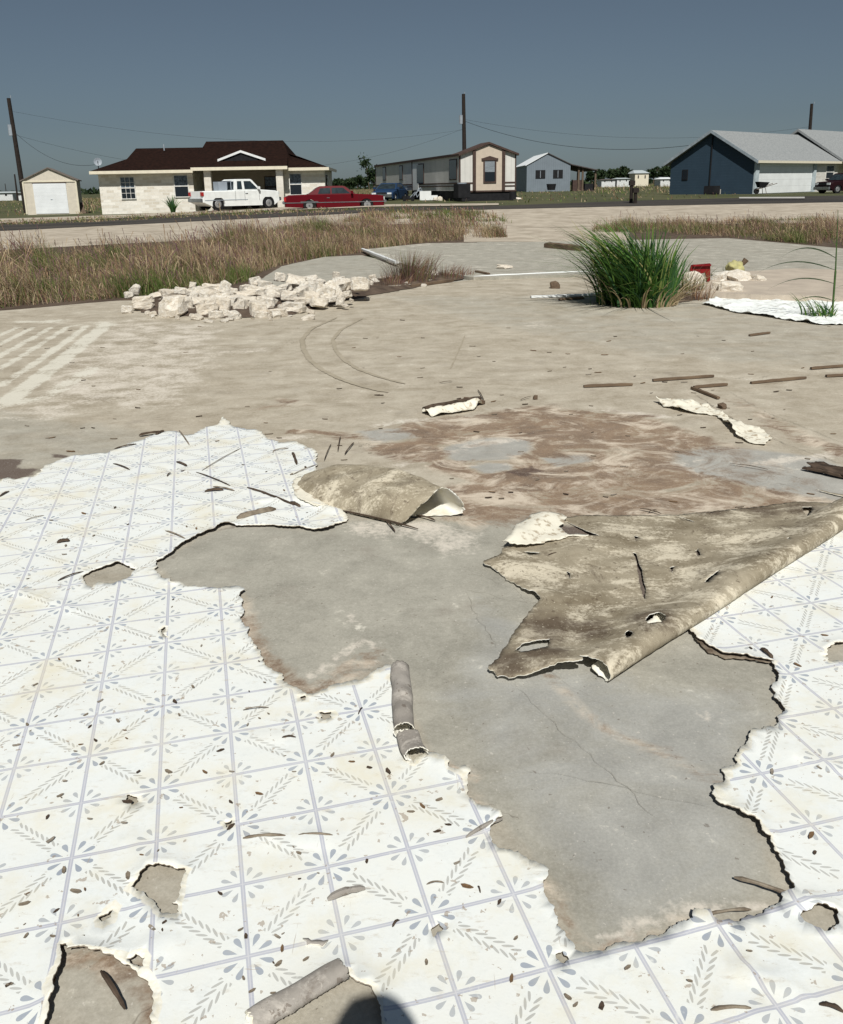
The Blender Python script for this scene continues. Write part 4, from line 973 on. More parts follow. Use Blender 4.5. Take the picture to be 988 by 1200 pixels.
    if extras: extras(v, W2)
    return v
def van_origin(pxa, pya, Da, pxb, pyb, Db):       # where rear and front wheels meet the ground
    return P(pxa, pya, Da), P(pxb, pyb, Db)
# white extended-cab pickup: rear wheel at 256.5, front wheel at 317.5
def place(a, b, wa, wb):
    d = (b-a)[:2]; L = np.linalg.norm(d); ang = math.atan2(d[1], d[0]); u = d/L; sc = 1.
    mid = (a[:2]+b[:2])/2; c = mid-u*((wa+wb)/2)
    return c, ang, L
a, b = P(255.5, 248.0, 54.2), P(316.5, 243.4, 56.5)
c, ang, Lw = place(a, b, -1.75, 1.8)
c = c+np.array([-math.sin(ang), math.cos(ang)])*.95
zt_ = (a[2]+b[2])/2
def pick_extra(v, W2):
    MB().box(-2.52, -.58, -W2+.12, W2-.12, 1.02, 1.155).build('bed_floor', M_black, v)
    MB().box(-2.62, .3, -W2-.014, -W2+.0, .60, .64).build('side_moulding', M_metal, v)
    for x_ in (-.55, .10, 1.12): MB().box(x_, x_+.015, -W2-.006, -W2+.01, .55, 1.15).build('door_gap', M_black, v)
    MB().box(.15, .32, -W2-.03, -W2, .98, 1.02).build('door_handle', M_chrome, v)
    MB().box(-1.35, -.75, -.35, .35, 1.16, 1.72).build('tool_box', M_metal, v)
    MB().tube((-.62, -.6, 1.15), (-.62, -.6, 1.75), .025).tube((-.62, .6, 1.15), (-.62, .6, 1.75), .025).tube((-.62, -.6, 1.75), (-.62, .6, 1.75), .025).build('rack', M_metal, v)
pk = vehicle('pickup_truck', (c[0], c[1], zt_), ang, 5.6, 1.95,
    dict(x0=-2.75, x1=2.62, bottom=.50, lamp=.98, top=[(-2.75, .6), (-2.75, 1.17), (1.02, 1.20), (1.30, 1.22), (2.35, 1.14), (2.58, 1.06), (2.62, .6)]),
    [(-.60, 1.15), (-.50, 1.78), (-.35, 1.86), (.62, 1.86), (.72, 1.82), (1.28, 1.2)], [-1.75, 1.80], paint('white_truck_paint', (.82, .84, .83)),
    'white extended cab pickup truck parked before the house porch', 'pickup truck', r=.38,
    glass=[[(-.38, 1.25), (-.32, 1.74), (-.03, 1.74), (-.03, 1.25)], [(.14, 1.25), (.14, 1.74), (.60, 1.74), (1.08, 1.25)]], bumpers=(.62, .22), taper=.88, extras=pick_extra)
a, b = P(364.5, 250.5, 49.0), P(429.5, 248.0, 49.5)
c, ang, Lw = place(a, b, -1.5, 1.75); c = c+np.array([-math.sin(ang), math.cos(ang)])*.95
def sed_extra(v, W2):
    MB().box(-2.9, 2.8, -W2-.014, -W2+.002, .47, .51).build('chrome_strip', M_chrome, v)
    MB().box(-1.98, -1.0, -W2-.018, -W2+.01, .52, .56).build('fender_skirt_trim', M_chrome, v)
    for x_ in (-.62, .32, 1.28): MB().box(x_, x_+.012, -W2-.005, -W2+.012, .35, .84).build('door_gap', M_black, v)
    MB().box(-.52, -.36, -W2-.03, -W2, .72, .75).build('door_handle', M_chrome, v)
vehicle('red_sedan', (c[0], c[1], (a[2]+b[2])/2+.09), ang, 5.7, 1.95,
    dict(x0=-2.85, x1=2.72, bottom=.27, lamp=.66, top=[(-2.85, .35), (-2.88, .80), (-2.6, .90), (-1.4, .93), (1.0, .93), (2.3, .86), (2.70, .80), (2.72, .35)]),
    [(-1.62, .90), (-.98, 1.30), (-.8, 1.37), (.40, 1.37), (.55, 1.33), (1.12, .90)], [-1.5, 1.75], paint('dark_red_car_paint', (.11, .004, .009)),
    'long dark red old sedan parked by the road right of the pickup', 'car', r=.33,
    glass=[[(-1.0, .96), (-.86, 1.25), (-.30, 1.27), (-.30, .96)], [(-.22, .96), (-.22, 1.27), (.42, 1.27), (.80, .96)]], bumpers=(.50, .16), taper=.80, extras=sed_extra)
vehicle('blue_sedan', P(457.5, 235.8, 70), R(-105), 4.6, 1.75,
    dict(x0=-2.3, x1=2.3, bottom=.25, lamp=.6, top=[(-2.3, .3), (-2.3, .88), (-1.3, .93), (.9, .93), (2.1, .75), (2.3, .6), (2.3, .3)]),
    [(-1.7, .9), (-1.0, 1.36), (-.8, 1.4), (.2, 1.4), (.35, 1.37), (1.2, .9)], [-1.4, 1.4], paint('dark_blue_car_paint', (.02, .045, .10)),
    'dark blue sedan facing us at the far end of the mobile home', 'car', r=.31,
    glass=[[(-1.05, .97), (-.85, 1.28), (-.30, 1.3), (-.30, .97)], [(-.22, .97), (-.22, 1.3), (.25, 1.3), (.75, .97)]], taper=.78)
a, b = P(978, 227.3, 62.5), P(1016, 227.3, 63.5)
ang = math.atan2(a[1]-b[1], a[0]-b[0]); c = (a+b)[:2]/2+np.array([-math.sin(ang), math.cos(ang)])*(-.85)
suv = vehicle('maroon_suv', (c[0], c[1], a[2]+.02), ang, 4.6, 1.8,
    dict(x0=-2.2, x1=2.15, bottom=.42, lamp=.82, top=[(-2.2, .5), (-2.2, 1.05), (.7, 1.05), (1.9, .98), (2.12, .85), (2.15, .5)]),
    [(-2.12, 1.03), (-1.95, 1.62), (-1.8, 1.68), (.1, 1.68), (.25, 1.63), (.95, 1.04)], [-1.35, 1.35], paint('maroon_suv_paint', (.02, .006, .008)),
    'dark maroon off-road vehicle parked at the stone front of the blue house', 'off-roader', r=.36,
    glass=[[(-1.9, 1.1), (-1.8, 1.55), (-1.1, 1.56), (-1.1, 1.1)], [(-1.0, 1.1), (-1.0, 1.56), (-.35, 1.56), (-.35, 1.1)], [(-.27, 1.1), (-.27, 1.56), (.15, 1.56), (.6, 1.1)]], taper=.86)
suv.scale = (.86, .86, .84)
# wheelbarrow tipped before the garage
wb = empty('wheelbarrow', P(893, 227.2, 63), R(10), label='black wheelbarrow standing before the white garage door', cat='wheelbarrow')
MB().add([(-.45, -.3, .85), (.35, -.3, .8), (.35, .3, .8), (-.45, .3, .85), (-.32, -.18, .45), (.1, -.18, .42), (.1, .18, .42), (-.32, .18, .45)], [(4, 5, 6, 7), (0, 4, 7, 3), (1, 2, 6, 5), (0, 1, 5, 4), (3, 7, 6, 2)]).build('tray', M_black, wb)
MB().tube((-.5, -.1, .3), (.95, -.28, .72), .022).tube((-.5, .1, .3), (.95, .28, .72), .022).tube((.1, -.2, .42), (.2, -.25, 0), .02).tube((.1, .2, .42), (.2, .25, 0), .02).build('frame', M_wood, wb)
MB().tube((-.45, -.05, .2), (-.45, .05, .2), .2, 14).build('wheel', M_tyre, wb)

# ------------------------------------------------------------------ poles and wires
def pole(base, h, label, tr=None, r=.15, cap=None, lean=(0, 0)):
    p = empty('utility_pole', base, 0, label=label, cat='utility pole')
    MB().tube((0, 0, -.5), (lean[0], lean[1], h), r, 10, r*.68).build('pole', M_pole, p)
    if tr: MB().tube((tr*.35, 0, h-2.7), (tr*.35, 0, h-1.9), .19, 12).build('transformer', M_metal, p); MB().tube((0, 0, h-2.3), (tr*.35, 0, h-2.3), .03).build('bracket', M_metal, p)
    MB().tube((0, 0, h), (0, 0, h+.2), .03, 6).build('insulator', M_metal, p)
    return p
bl_ = P(31.5, 251, 69); tl_ = P(10, 115, 69); pole(bl_, tl_[2]-bl_[2], 'tall dark pole leaning left behind the cream shed', tr=-1, lean=(tl_[0]-bl_[0]-.0, 0), r=.21)
bc_ = P(545, 231, 86); tc_ = P(543.2, 110, 86); pole(bc_, tc_[2]-bc_[2], 'dark pole rising behind the mobile home gable', tr=-1, lean=(tc_[0]-bc_[0], 0), r=.24)
br_ = P(944, 224, 92); tr_ = P(951.5, 121.5, 92); pole(br_, tr_[2]-br_[2], 'pole standing behind the blue house roof', lean=(tr_[0]-br_[0], 0), r=.21)
bf_ = P(20.5, 231.5, 150); tf_ = P(17, 204, 150); pole(bf_, tf_[2]-bf_[2], 'thin bluish far pole left of the shed', lean=(tf_[0]-bf_[0], 0), r=.17)
bg_ = P(8, 230, 260); tg_ = P(6, 215, 260); pole(bg_, tg_[2]-bg_[2], 'tiny distant pole above the far left building', r=.14)
def wire(p, q, sag, label, r=.012):
    p, q = Vector(p), Vector(q); K = 24; pts = [p.lerp(q, i/K)-Vector((0, 0, sag*4*(i/K)*(1-i/K))) for i in range(K+1)]
    m = MB()
    for a_, b_ in zip(pts, pts[1:]): m.tube(a_, b_, r, 5)
    return m.build('power_line', M_wire, label=label, cat='wire')
M_wire = pmat('grey_wire', (.03, .033, .038), (.025, .027, .03))
wire(P(17.3, 155, 69), P(116, 192, 61.5), .9, 'sagging service wire from the leftmost pole to the house eave')
wire(P(17.8, 158, 69), P(545, 150, 86), 3.2, 'faint lower wire passing behind the limestone house roof', r=.008)
wire(P(12, 130, 69), P(543, 152, 86), 1.6, 'very faint long wire from left pole to middle pole', r=.007)
wire(P(545, 142, 86), P(826, 168, 71), 1.3, 'sagging dark wire from the middle pole to the blue house', r=.018)
wire(P(545, 140, 86), P(951, 148, 92), 1.4, 'faint high wire from the middle pole to the right pole', r=.009)
# ------------------------------------------------------------------ plants
def blades(bases, h, w, lean, bend, tint, K=4, wtop=.0, seed=1):
    # bases N x 3; lean = direction angle; bend = how far the tip is carried, as a fraction of the height
    r = np.random.RandomState(seed); n = len(bases); V = np.zeros((n, K+1, 2, 3)); yaw = r.uniform(0, math.pi, n)
    for k in range(K+1):
        t = k/K; c = np.array(bases, float).copy(); out = bend*h*t**1.8
        c[:, 0] += np.cos(lean)*out; c[:, 1] += np.sin(lean)*out; c[:, 2] += h*(t-.28*np.minimum(bend, 1.6)*t**3)
        ww = w*(1-t)**.6*.5 if not wtop else w*.5*(1 if t < .7 else wtop)
        if not wtop and k == K: ww = w*.02
        V[:, k, 0] = c-np.stack([np.cos(yaw)*ww, np.sin(yaw)*ww, 0*ww], 1); V[:, k, 1] = c+np.stack([np.cos(yaw)*ww, np.sin(yaw)*ww, 0*ww], 1)
    v = V.reshape(-1, 3); b = (np.arange(n)*(K+1)*2)[:, None]
    F = np.concatenate([b+np.array([2*k, 2*k+1, 2*k+3, 2*k+2]) for k in range(K)], 0)
    return v, F, np.repeat(tint, (K+1)*2)
def grass_mat(name, cols, rough=.75):
    m, nt, b = newmat(name, rough, .15)
    r = nt.nodes.new('ShaderNodeValToRGB'); r.color_ramp.interpolation = 'LINEAR'; e = r.color_ramp.elements
    n = len(cols); e[0].position = 0; e[0].color = (*cols[0], 1); e[1].position = 1; e[1].color = (*cols[-1], 1)
    for i in range(1, n-1): q = e.new(i/(n-1)); q.color = (*cols[i], 1)
    nt.links.new(attr(nt, 'tint').o, r.inputs[0]); nt.links.new(r.outputs[0], b.inputs['Base Color'])
    tr = nt.nodes.new('ShaderNodeBsdfTranslucent'); nt.links.new(r.outputs[0], tr.inputs['Color'])
    mx = nt.nodes.new('ShaderNodeMixShader'); mx.inputs[0].default_value = .25
    nt.links.new(b.outputs[0], mx.inputs[1]); nt.links.new(tr.outputs[0], mx.inputs[2]); nt.links.new(mx.outputs[0], nt.nodes['Material Output'].inputs[0])
    return m
def blade_obj(name, parts, mat, parent=None, **k):
    off = 0; vs = []; fs = []; ts = []
    for v, F, t in parts: vs.append(v); fs.append(F+off); ts.append(t); off += len(v)
    v = np.concatenate(vs); F = np.concatenate(fs); t = np.concatenate(ts)
    me = bpy.data.meshes.new(name); me.vertices.add(len(v)); me.vertices.foreach_set('co', v.astype(np.float32).ravel())
    me.loops.add(F.size); me.loops.foreach_set('vertex_index', F.astype(np.int32).ravel()); me.polygons.add(len(F)); me.polygons.foreach_set('loop_start', np.arange(0, F.size, 4, dtype=np.int32))
    me.update(calc_edges=True)
    at = me.attributes.new('tint', 'FLOAT', 'POINT'); at.data.foreach_set('value', t.astype(np.float32))
    return link_mesh(name, me, mat, parent, **k)
def scatter(poly, n, rs, clump=0.):
    p = np.array(poly); lo, hi = p.min(0), p.max(0); out = np.zeros((0, 2))
    while len(out) < n:
        q = rs.uniform(lo, hi, (n*3, 2)); q = q[inside(q, p)]
        if clump:
            f_ = np.array([mnoise.noise(Vector((a*clump, b*clump, 4.))) for a, b in q]); q = q[rs.uniform(-.5, .45, len(q)) < f_]
        out = np.r_[out, q]
    return out[:n]
# tints: 0 straw .2 pale tan .4 rusty brown .6 purple brown .8 olive 1 green
M_weed = grass_mat('weed_blades', [(.52, .42, .27), (.40, .29, .18), (.23, .12, .07), (.19, .11, .12), (.17, .19, .06), (.09, .15, .035)])
def weeds(name, px_poly, n, hmin, hmax, label_kind='stuff', tintp=(.32, .22, .34, .12), seed=1, wid=.009):
    rs = np.random.RandomState(seed); poly = [tuple(T(a, b)[:2]) for a, b in px_poly]
    q = scatter(poly, n, rs, .9); z = tz(q[:, 0], q[:, 1])-.02
    cn = np.array([mnoise.noise(Vector((a*.35, b*.5, 21.))) for a, b in q])
    hn = np.array([.5+.85*mnoise.noise(Vector((a*.75, b*.75, 9.))) for a, b in q]); hn2 = np.array([mnoise.noise(Vector((a*1.4, b*1.4, 2.))) for a, b in q])
    h = (hmin+(hmax-hmin)*np.clip(hn*1.2-.1, 0, 1))*rs.uniform(.45, 1.15, n)
    cls = rs.choice(4, n, p=np.array(tintp)/sum(tintp)); base = np.array([.1, .38, .9, .58])[cls]
    base = np.where((hn2+cn*1.1 > .16) & (rs.rand(n) < .8), .9, base); base = np.where((cn-hn2*.5 < -.22) & (rs.rand(n) < .6), .12, base)
    tint = np.clip(base+rs.normal(0, .08, n), 0, 1)
    lean = rs.uniform(0, 2*math.pi, n)*.6+rs.normal(2.2, .9, n)*.4; bend = np.abs(rs.normal(.55, .5, n))
    P_ = [blades(np.c_[q, z], h, wid*rs.uniform(.6, 1.6, n), lean, bend, tint, 3, seed=seed)]
    k = rs.choice(n, n//9, False); hk = h[k]*1.25                         # seed heads
    tipb = np.c_[q[k], z[k]]; P_.append(blades(tipb, hk, np.full(len(k), wid*.55), lean[k], bend[k]*.6, rs.choice([.08, .3, .55, .6], len(k)), 3, wtop=3.2, seed=seed+1))
    return blade_obj(name, P_, M_weed, kind=label_kind)
weeds('dry_weeds', [(-260,372),(-120,374),(0,363),(60,357),(140,351),(230,343),(290,332),(312,316),(360,306),(425,297),(300,292),(150,299),(0,312),(-260,322)], 60000, .16, .74, seed=3)
weeds('dry_weeds', [(425,296),(500,285),(560,281),(596,279),(585,273),(560,269),(530,267),(440,266),(330,271),(260,280),(300,292),(350,298)], 24000, .15, .62, seed=4, tintp=(.2, .3, .25, .25))
weeds('dry_weeds', [(690,273),(700,272.5),(830,276.5),(988,291),(1180,308),(1250,296),(1080,276),(988,266),(850,261),(760,261),(700,266)], 22000, .08, .48, seed=5, tintp=(.28, .34, .2, .24))
weeds('dry_weeds', [(740,264),(790,261),(900,258),(988,257),(1100,258),(1100,266),(988,268),(850,263)], 4500, .1, .3, seed=6, tintp=(.5, .3, .1, .1))
weeds('tall_weeds', [(150,342),(215,336),(290,326),(345,306),(330,298),(230,300),(150,312)], 5200, .35, .95, seed=15, tintp=(.4, .2, .25, .15))
weeds('tall_weeds', [(-60,356),(40,352),(60,330),(-60,335)], 2600, .3, .8, seed=16, tintp=(.2, .2, .5, .1))
# verge and pasture
weeds('verge_grass', [(-200,262),(0,259.5),(250,249),(330,247),(430,245.5),(430,247.5),(330,252),(250,254),(0,265),(-200,269)], 9000, .06, .22, seed=7, tintp=(.2, .1, .6, .1), wid=.04)
weeds('verge_grass', [(430,250),(560,248),(600,262),(560,268),(470,262),(400,262)], 5000, .15, .4, seed=8, tintp=(.1, .35, .3, .3), wid=.02)
weeds('pasture_grass', [(380,221),(440,222),(470,236),(640,243),(740,236),(880,230),(880,226),(780,226),(690,218),(600,222),(560,232),(480,232)], 14000, .12, .35, seed=9, tintp=(.2, .15, .55, .05), wid=.06)
weeds('pasture_grass', [(-260,240),(0,234),(30,233),(30,252),(0,257),(-260,262)], 5000, .12, .35, seed=10, tintp=(.3, .2, .5, .05), wid=.06)
weeds('pasture_grass', [(90,233),(120,233),(120,250),(90,251)], 1500, .12, .5, seed=12, tintp=(.3, .2, .5, .05), wid=.06)
weeds('pasture_grass', [(385,223),(440,222),(450,232),(385,236)], 2500, .3, .7, seed=13, tintp=(.5, .2, .3, .05), wid=.06)
weeds('pasture_grass', [(690,216),(790,216),(786,226),(690,228)], 5000, .3, .7, seed=14, tintp=(.35, .25, .4, .05), wid=.08)

# the tall green clump and the small one by the right border
M_green = grass_mat('green_blades', [(.34, .32, .13), (.15, .25, .05), (.07, .16, .035), (.04, .10, .028), (.05, .115, .06), (.09, .19, .04)])
def clump(name, base, n, h, spread, wid, label, seed, leanc=math.pi, kx=1.):
    rs = np.random.RandomState(seed); e = empty(name, base, 0, label=label, cat='grass clump')
    a = rs.uniform(0, 2*math.pi, n); rr = spread*np.sqrt(rs.uniform(0, 1, n)); b = np.c_[np.cos(a)*rr*kx, np.sin(a)*rr, 0*a-.02]
    hh = h*rs.uniform(.3, .93, n)*(1-.35*(rr/spread)**2); out = np.where(rs.rand(n) < .25, a, rs.normal(leanc, .6, n)); bend = np.clip(rs.normal(.72, .42, n), .02, 1.9); bend = np.where(np.cos(out) > .2, bend*.28, bend)
    blade_obj('blades', [blades(b, hh, wid*rs.uniform(.5, 1.4, n), out, bend, np.clip(rs.normal(.5, .2, n), 0, 1), 7, seed=seed)], M_green, e)
    k = n//5; a = rs.normal(leanc, .45, k); b = np.c_[rs.normal(-.1, spread*.5, k), rs.normal(0, spread*.4, k), np.zeros(k)]
    blade_obj('arching_blades', [blades(b, h*rs.uniform(.55, .98, k), wid*rs.uniform(.7, 1.3, k), a, rs.uniform(.8, 1.5, k)*(.55+.0*a), np.clip(rs.normal(.35, .25, k), 0, 1), 9, seed=seed+5)], M_green, e)
    k = n//14; a = rs.uniform(0, 2*math.pi, k); b = np.c_[np.cos(a)*spread*kx, np.sin(a)*spread, 0*a-.02]
    blade_obj('dead_blades', [blades(b, h*rs.uniform(.15, .5, k), np.full(k, wid*.8), a, rs.uniform(.6, 1.6, k), rs.uniform(0, .12, k), 5, seed=seed+1)], M_weed, e)
    return e
gp = G(750, 356)
clump('tall_grass_clump', gp, 1150, 1.36, .42, .032, 'big dense green grass clump growing through the slab', 21, leanc=3.0, kx=1.15)
g2 = G(718, 352); e = empty('tall_grass_clump', g2, 0, label='trailing low grass at the left foot of the big green clump', cat='grass clump')
rs = np.random.RandomState(5); n = 60
blade_obj('blades', [blades(np.c_[rs.uniform(-.1, .5, n), rs.uniform(-.1, .2, n), np.zeros(n)], rs.uniform(.25, .85, n), np.full(n, .022), rs.normal(3.1, .25, n), rs.uniform(.7, 1.4, n), np.clip(rs.normal(.4, .2, n), 0, 1), 7, seed=2)], M_green, e)
gp = G(962, 371)
clump('small_grass_clump', gp, 90, .34, .16, .016, 'small dark green grass tuft on the white sheet at the right border', 23, leanc=2.8)
def stalk():
    e = empty('tall_weed_stalk', G(975, 372), 0, label='tall single stalk with long arching leaves at the right border', cat='weed')
    MB().tube((0, 0, 0), (-.02, 0, .55), .012, 6).tube((-.02, 0, .55), (-.07, 0, 1.25), .009, 6, .003).build('stem', M_green_s, e)
    L_ = [((-.02, 0, .56), 2.95, .16, .95), ((-.01, 0, .40), 3.0, .12, .8), ((0, 0, .35), .1, .15, .9), ((-.03, 0, .7), 2.9, .18, .7), ((0, 0, .2), 3.2, .1, .6), ((-.05, 0, .9), .3, .2, .35)]
    for p0, a, up, ln in L_:
        m = MB(); K = 10; v = []
        for i in range(K+1):
            t = i/K; x_ = math.cos(a)*ln*t; y_ = math.sin(a)*ln*t*.4; z_ = up*math.sin(t*2.3)-.16*t*t; w_ = .017*math.sin(math.pi*min(.97, t*.9+.08))
            v += [(p0[0]+x_, p0[1]+y_-w_, p0[2]+z_+w_*.5), (p0[0]+x_, p0[1]+y_+w_, p0[2]+z_-w_*.5)]
        m.add(v, [(2*i, 2*i+1, 2*i+3, 2*i+2) for i in range(K)]); m.build('leaf', M_green_s, e, smooth=True)
M_green_s = pmat('weed_leaf', (.07, .13, .035), (.035, .07, .025), scale=9, rough=.5)
stalk()
# dry weed tufts among the rubble
def tuft(px, py, n, h, sp, label, seed, tint=.5, z=0.):
    rs = np.random.RandomState(seed); e = empty('weed_tuft', G(px, py, z), 0, label=label, cat='weed'); a = rs.uniform(0, 2*math.pi, n)
    b = np.c_[np.cos(a)*sp*rs.rand(n), np.sin(a)*sp*rs.rand(n), 0*a]
    blade_obj('blades', [blades(b, h*rs.uniform(.3, 1.1, n), np.full(n, .008), a, np.abs(rs.normal(.4, .3, n)), np.clip(rs.normal(tint, .16, n), 0, 1), 4, seed=seed)], M_weed, e)
tuft(478, 331, 900, .58, .46, 'dense dry brown weed tuft among rubble left of the white rail', 31, .62); tuft(455, 336, 240, .28, .4, 'low brown weeds between the stone heap and the dense tuft', 32, .45)
tuft(520, 327, 260, .30, .35, 'low purplish weed tuft at the left end of the white rail', 33, .55); tuft(540, 325, 120, .22, .25, 'smallest weed tuft by the rail end', 34, .5)
tuft(800, 347, 200, .55, .28, 'pale flowering weed right of the green clump', 35, .85); tuft(812, 350, 160, .3, .3, 'rusty low weed beside the red scrap', 36, .4)
tuft(853, 322, 60, .28, .12, 'thin weed growing by the yellow bag', 37, .9); tuft(945, 280, 30, .6, .1, 'tall thin weed standing on the edge of the far slab', 38, .8)
for i, (a_, b_, s_) in enumerate(((693,262,.55),(770,265,.6),(735,262,.5))): tuft(a_, b_+8, 40, s_, .1, ['thin tall weed left of the right-hand weed band','tall reddish weed directly behind the green clump','tall weed on the gravel between the clump and blue house'][i], 40+i, .5)
# yucca before the limestone house
rs = np.random.RandomState(3); yb = P(203, 249.5, 58); e = empty('yucca', yb, 0, label='spiky dark yucca in front of the limestone house window', cat='shrub'); n = 70; a = rs.uniform(0, 2*math.pi, n)
blade_obj('leaves', [blades(np.c_[.1*np.cos(a), .1*np.sin(a), 0*a], rs.uniform(.5, 1.3, n), np.full(n, .09), a, rs.uniform(.1, .7, n), np.clip(rs.normal(.6, .15, n), 0, 1), 4, seed=4)], M_green, e)
MB().tube((0, 0, -.1), (0, 0, .3), .12, 8).build('trunk', M_wood, e)

# trees
M_leaf = grass_mat('dark_tree_leaves', [(.05, .075, .03), (.03, .05, .022), (.02, .04, .018), (.045, .06, .03)])
def tree(base, w, h, label, seed, trunk=.35, n=900, leaf=None, cz=.62, name='tree', group=None):
    rs = np.random.RandomState(seed); e = empty(name, base, 0, label=label, cat='tree', group=group)
    m = MB(); m.tube((0, 0, -.5), (0, 0, h*.5), w*.05, 7, w*.03)
    for k in range(5):
        a = rs.uniform(0, 6.28); m.tube((0, 0, h*(.25+.06*k)), (math.cos(a)*w*.32, math.sin(a)*w*.32, h*(.6+.05*k)), w*.025, 5, w*.008)
    m.build('trunk', M_wood, e)
    lf = leaf or w*.06; c = []; nb = 9
    cen = [(rs.uniform(-.33, .33)*w, rs.uniform(-.33, .33)*w, h*rs.uniform(cz-.25, cz+.2), w*rs.uniform(.16, .28)) for _ in range(nb)]
    for cx, cy, cz_, r_ in cen:
        k = n//nb; d = rs.normal(0, 1, (k, 3)); d /= np.linalg.norm(d, axis=1)[:, None]; c.append(np.array([cx, cy, cz_])+d*r_*(rs.uniform(.3, 1.1, (k, 1)))*np.array([1, 1, .8]))
    c = np.concatenate(c); a_ = rs.normal(0, 1, (len(c), 3)); b_ = rs.normal(0, 1, (len(c), 3)); a_ /= np.linalg.norm(a_, axis=1)[:, None]; b_ /= np.linalg.norm(b_, axis=1)[:, None]
    v = np.stack([c-a_*lf, c-b_*lf*.6, c+a_*lf, c+b_*lf*.6], 1).reshape(-1, 3); F = np.arange(len(v)).reshape(-1, 4)
    blade_obj('crown', [(v, F, np.repeat(rs.rand(len(c)), 4))], M_leaf, e)
    return e
tree(P(438.5, 223.5, 92), 2.6, 2.9, 'small bush at the far left corner of the mobile home', 2, name='bush', n=500)
tw = empty('thin_tree', P(433, 222, 96), 0, label='thin leaning stem with a dark tuft beside the mobile home', cat='tree')
MB().tube((0, 0, 0), (-.25, 0, 2.0), .05, 6, .03).tube((-.25, 0, 2.0), (-.4, 0, 3.0), .03, 6, .02).build('trunk', M_wood, tw)
rs = np.random.RandomState(8); c_ = np.array([-.4, 0, 2.75])+rs.normal(0, 1, (90, 3))*np.array([.28, .28, .42]); a_ = rs.normal(0, .13, (90, 3)); b_ = rs.normal(0, .1, (90, 3))
blade_obj('crown', [(np.stack([c_-a_, c_-b_, c_+a_, c_+b_], 1).reshape(-1, 3), np.arange(360).reshape(-1, 4), np.repeat(rs.rand(90), 4))], M_leaf, tw)
FT = [(391,219.5,8,300),(399,219,10,310),(409,219,11,290),(419,218.5,13,280),(428,218.5,11,300),
      (694,214.5,15,235),(706,214,17,245),(717,213.5,16,240),(729,213,19,250),(739,212.5,15,238),(766,212,18,255),(777,212,19,245),(786,211.5,20,250),(752,212,12,290)]
for i, (a_, b_, hp, D_) in enumerate(FT):
    k = D_/F_PX
    tree(P(a_, b_, D_), 15*k, hp*k*1.05, ('dark tree in the far row left of the mobile home' if i < 5 else 'dark tree in the far row left of the blue house'), 60+i, n=700, name='far_tree', leaf=.55, cz=.5,
         group='far trees left of the mobile home' if i < 5 else 'far trees left of the blue house')
# far-off tree line on the horizon
rs = np.random.RandomState(11); q = np.c_[rs.uniform(-700, 700, 9000), rs.uniform(560, 640, 9000)]; hz = 3.2+2.2*np.array([mnoise.noise(Vector((a*.012, 0, 1.))) for a in q[:, 0]]); zz_ = tz(q[:, 0], q[:, 1])-.3
c_ = np.c_[q, zz_+np.maximum(.5, hz)*rs.rand(9000)]; a_ = rs.normal(0, 1.0, (9000, 3)); b_ = rs.normal(0, .8, (9000, 3))
blade_obj('far_tree_line', [(np.stack([c_-a_, c_-b_, c_+a_, c_+b_], 1).reshape(-1, 3), np.arange(36000).reshape(-1, 4), np.repeat(rs.rand(9000), 4))], M_leaf, kind='stuff')
# posts near the road
for a_, b_, h_, lb in ((739.5, 238.5, 1.15, 'taller dark wooden post beyond the road left of the blue house'), (744.3, 239, .8, 'shorter dark post just right of the taller one')):
    e = empty('wooden_post', T(a_, b_), 0, label=lb, cat='post'); MB().tube((0, 0, -.1), (0, 0, h_), .10, 8, .08).build('post', M_pole, e); MB().box(-.14, .14, -.12, .12, h_-.25, h_-.02).build('cap', M_pole, e)

# ------------------------------------------------------------------ rubble heap
def stone_mat():
    m, nt, b = newmat('limestone_rubble', .95, .1)
    v = coord(nt); oi = nt.nodes.new('ShaderNodeObjectInfo'); n = nz(nt, v, 6, 7, .7); f_ = nz(nt, v, 26, 5, .7)
    c = mixc(nt, (n*.6+f_*.4).step(.4, .6), (.60, .52, .41), (.88, .85, .79)); c = mixc(nt, N(nt, oi.outputs['Random'])*.45, c, (.60, .50, .38))
    c = mixc(nt, nz(nt, v, 4.2, 5, .7).step(.56, .68)*.6, c, (.33, .28, .22)); nt.links.new(c, b.inputs['Base Color']); bump(nt, b, n+f_*.4, .8, .03); return m
M_stone_r = stone_mat()
def stone_mesh(seed):
    rs_ = random.Random(seed); bm = bmesh.new(); bmesh.ops.create_cube(bm, size=1); bmesh.ops.bevel(bm, geom=list(bm.edges), offset=.12, segments=1, affect='EDGES')
    bmesh.ops.subdivide_edges(bm, edges=list(bm.edges), cuts=1, use_grid_fill=True); bmesh.ops.triangulate(bm, faces=bm.faces)
    for _ in range(3):                          # chip corners off along random planes
        nrm = Vector((rs_.uniform(-1, 1), rs_.uniform(-1, 1), rs_.uniform(-.2, 1))).normalized(); d = rs_.uniform(.38, .52)
        for v_ in bm.verts:
            e_ = v_.co.dot(nrm)-d
            if e_ > 0: v_.co -= nrm*e_
    for v_ in bm.verts: v_.co += Vector([mnoise.noise(v_.co*2.7+Vector((seed*3.1, k*7., 0)))*.13 for k in range(3)])
    me = bpy.data.meshes.new('limestone_block'); bm.to_mesh(me); bm.free(); me.materials.append(M_stone_r); return me
SM = [stone_mesh(i) for i in range(14)]
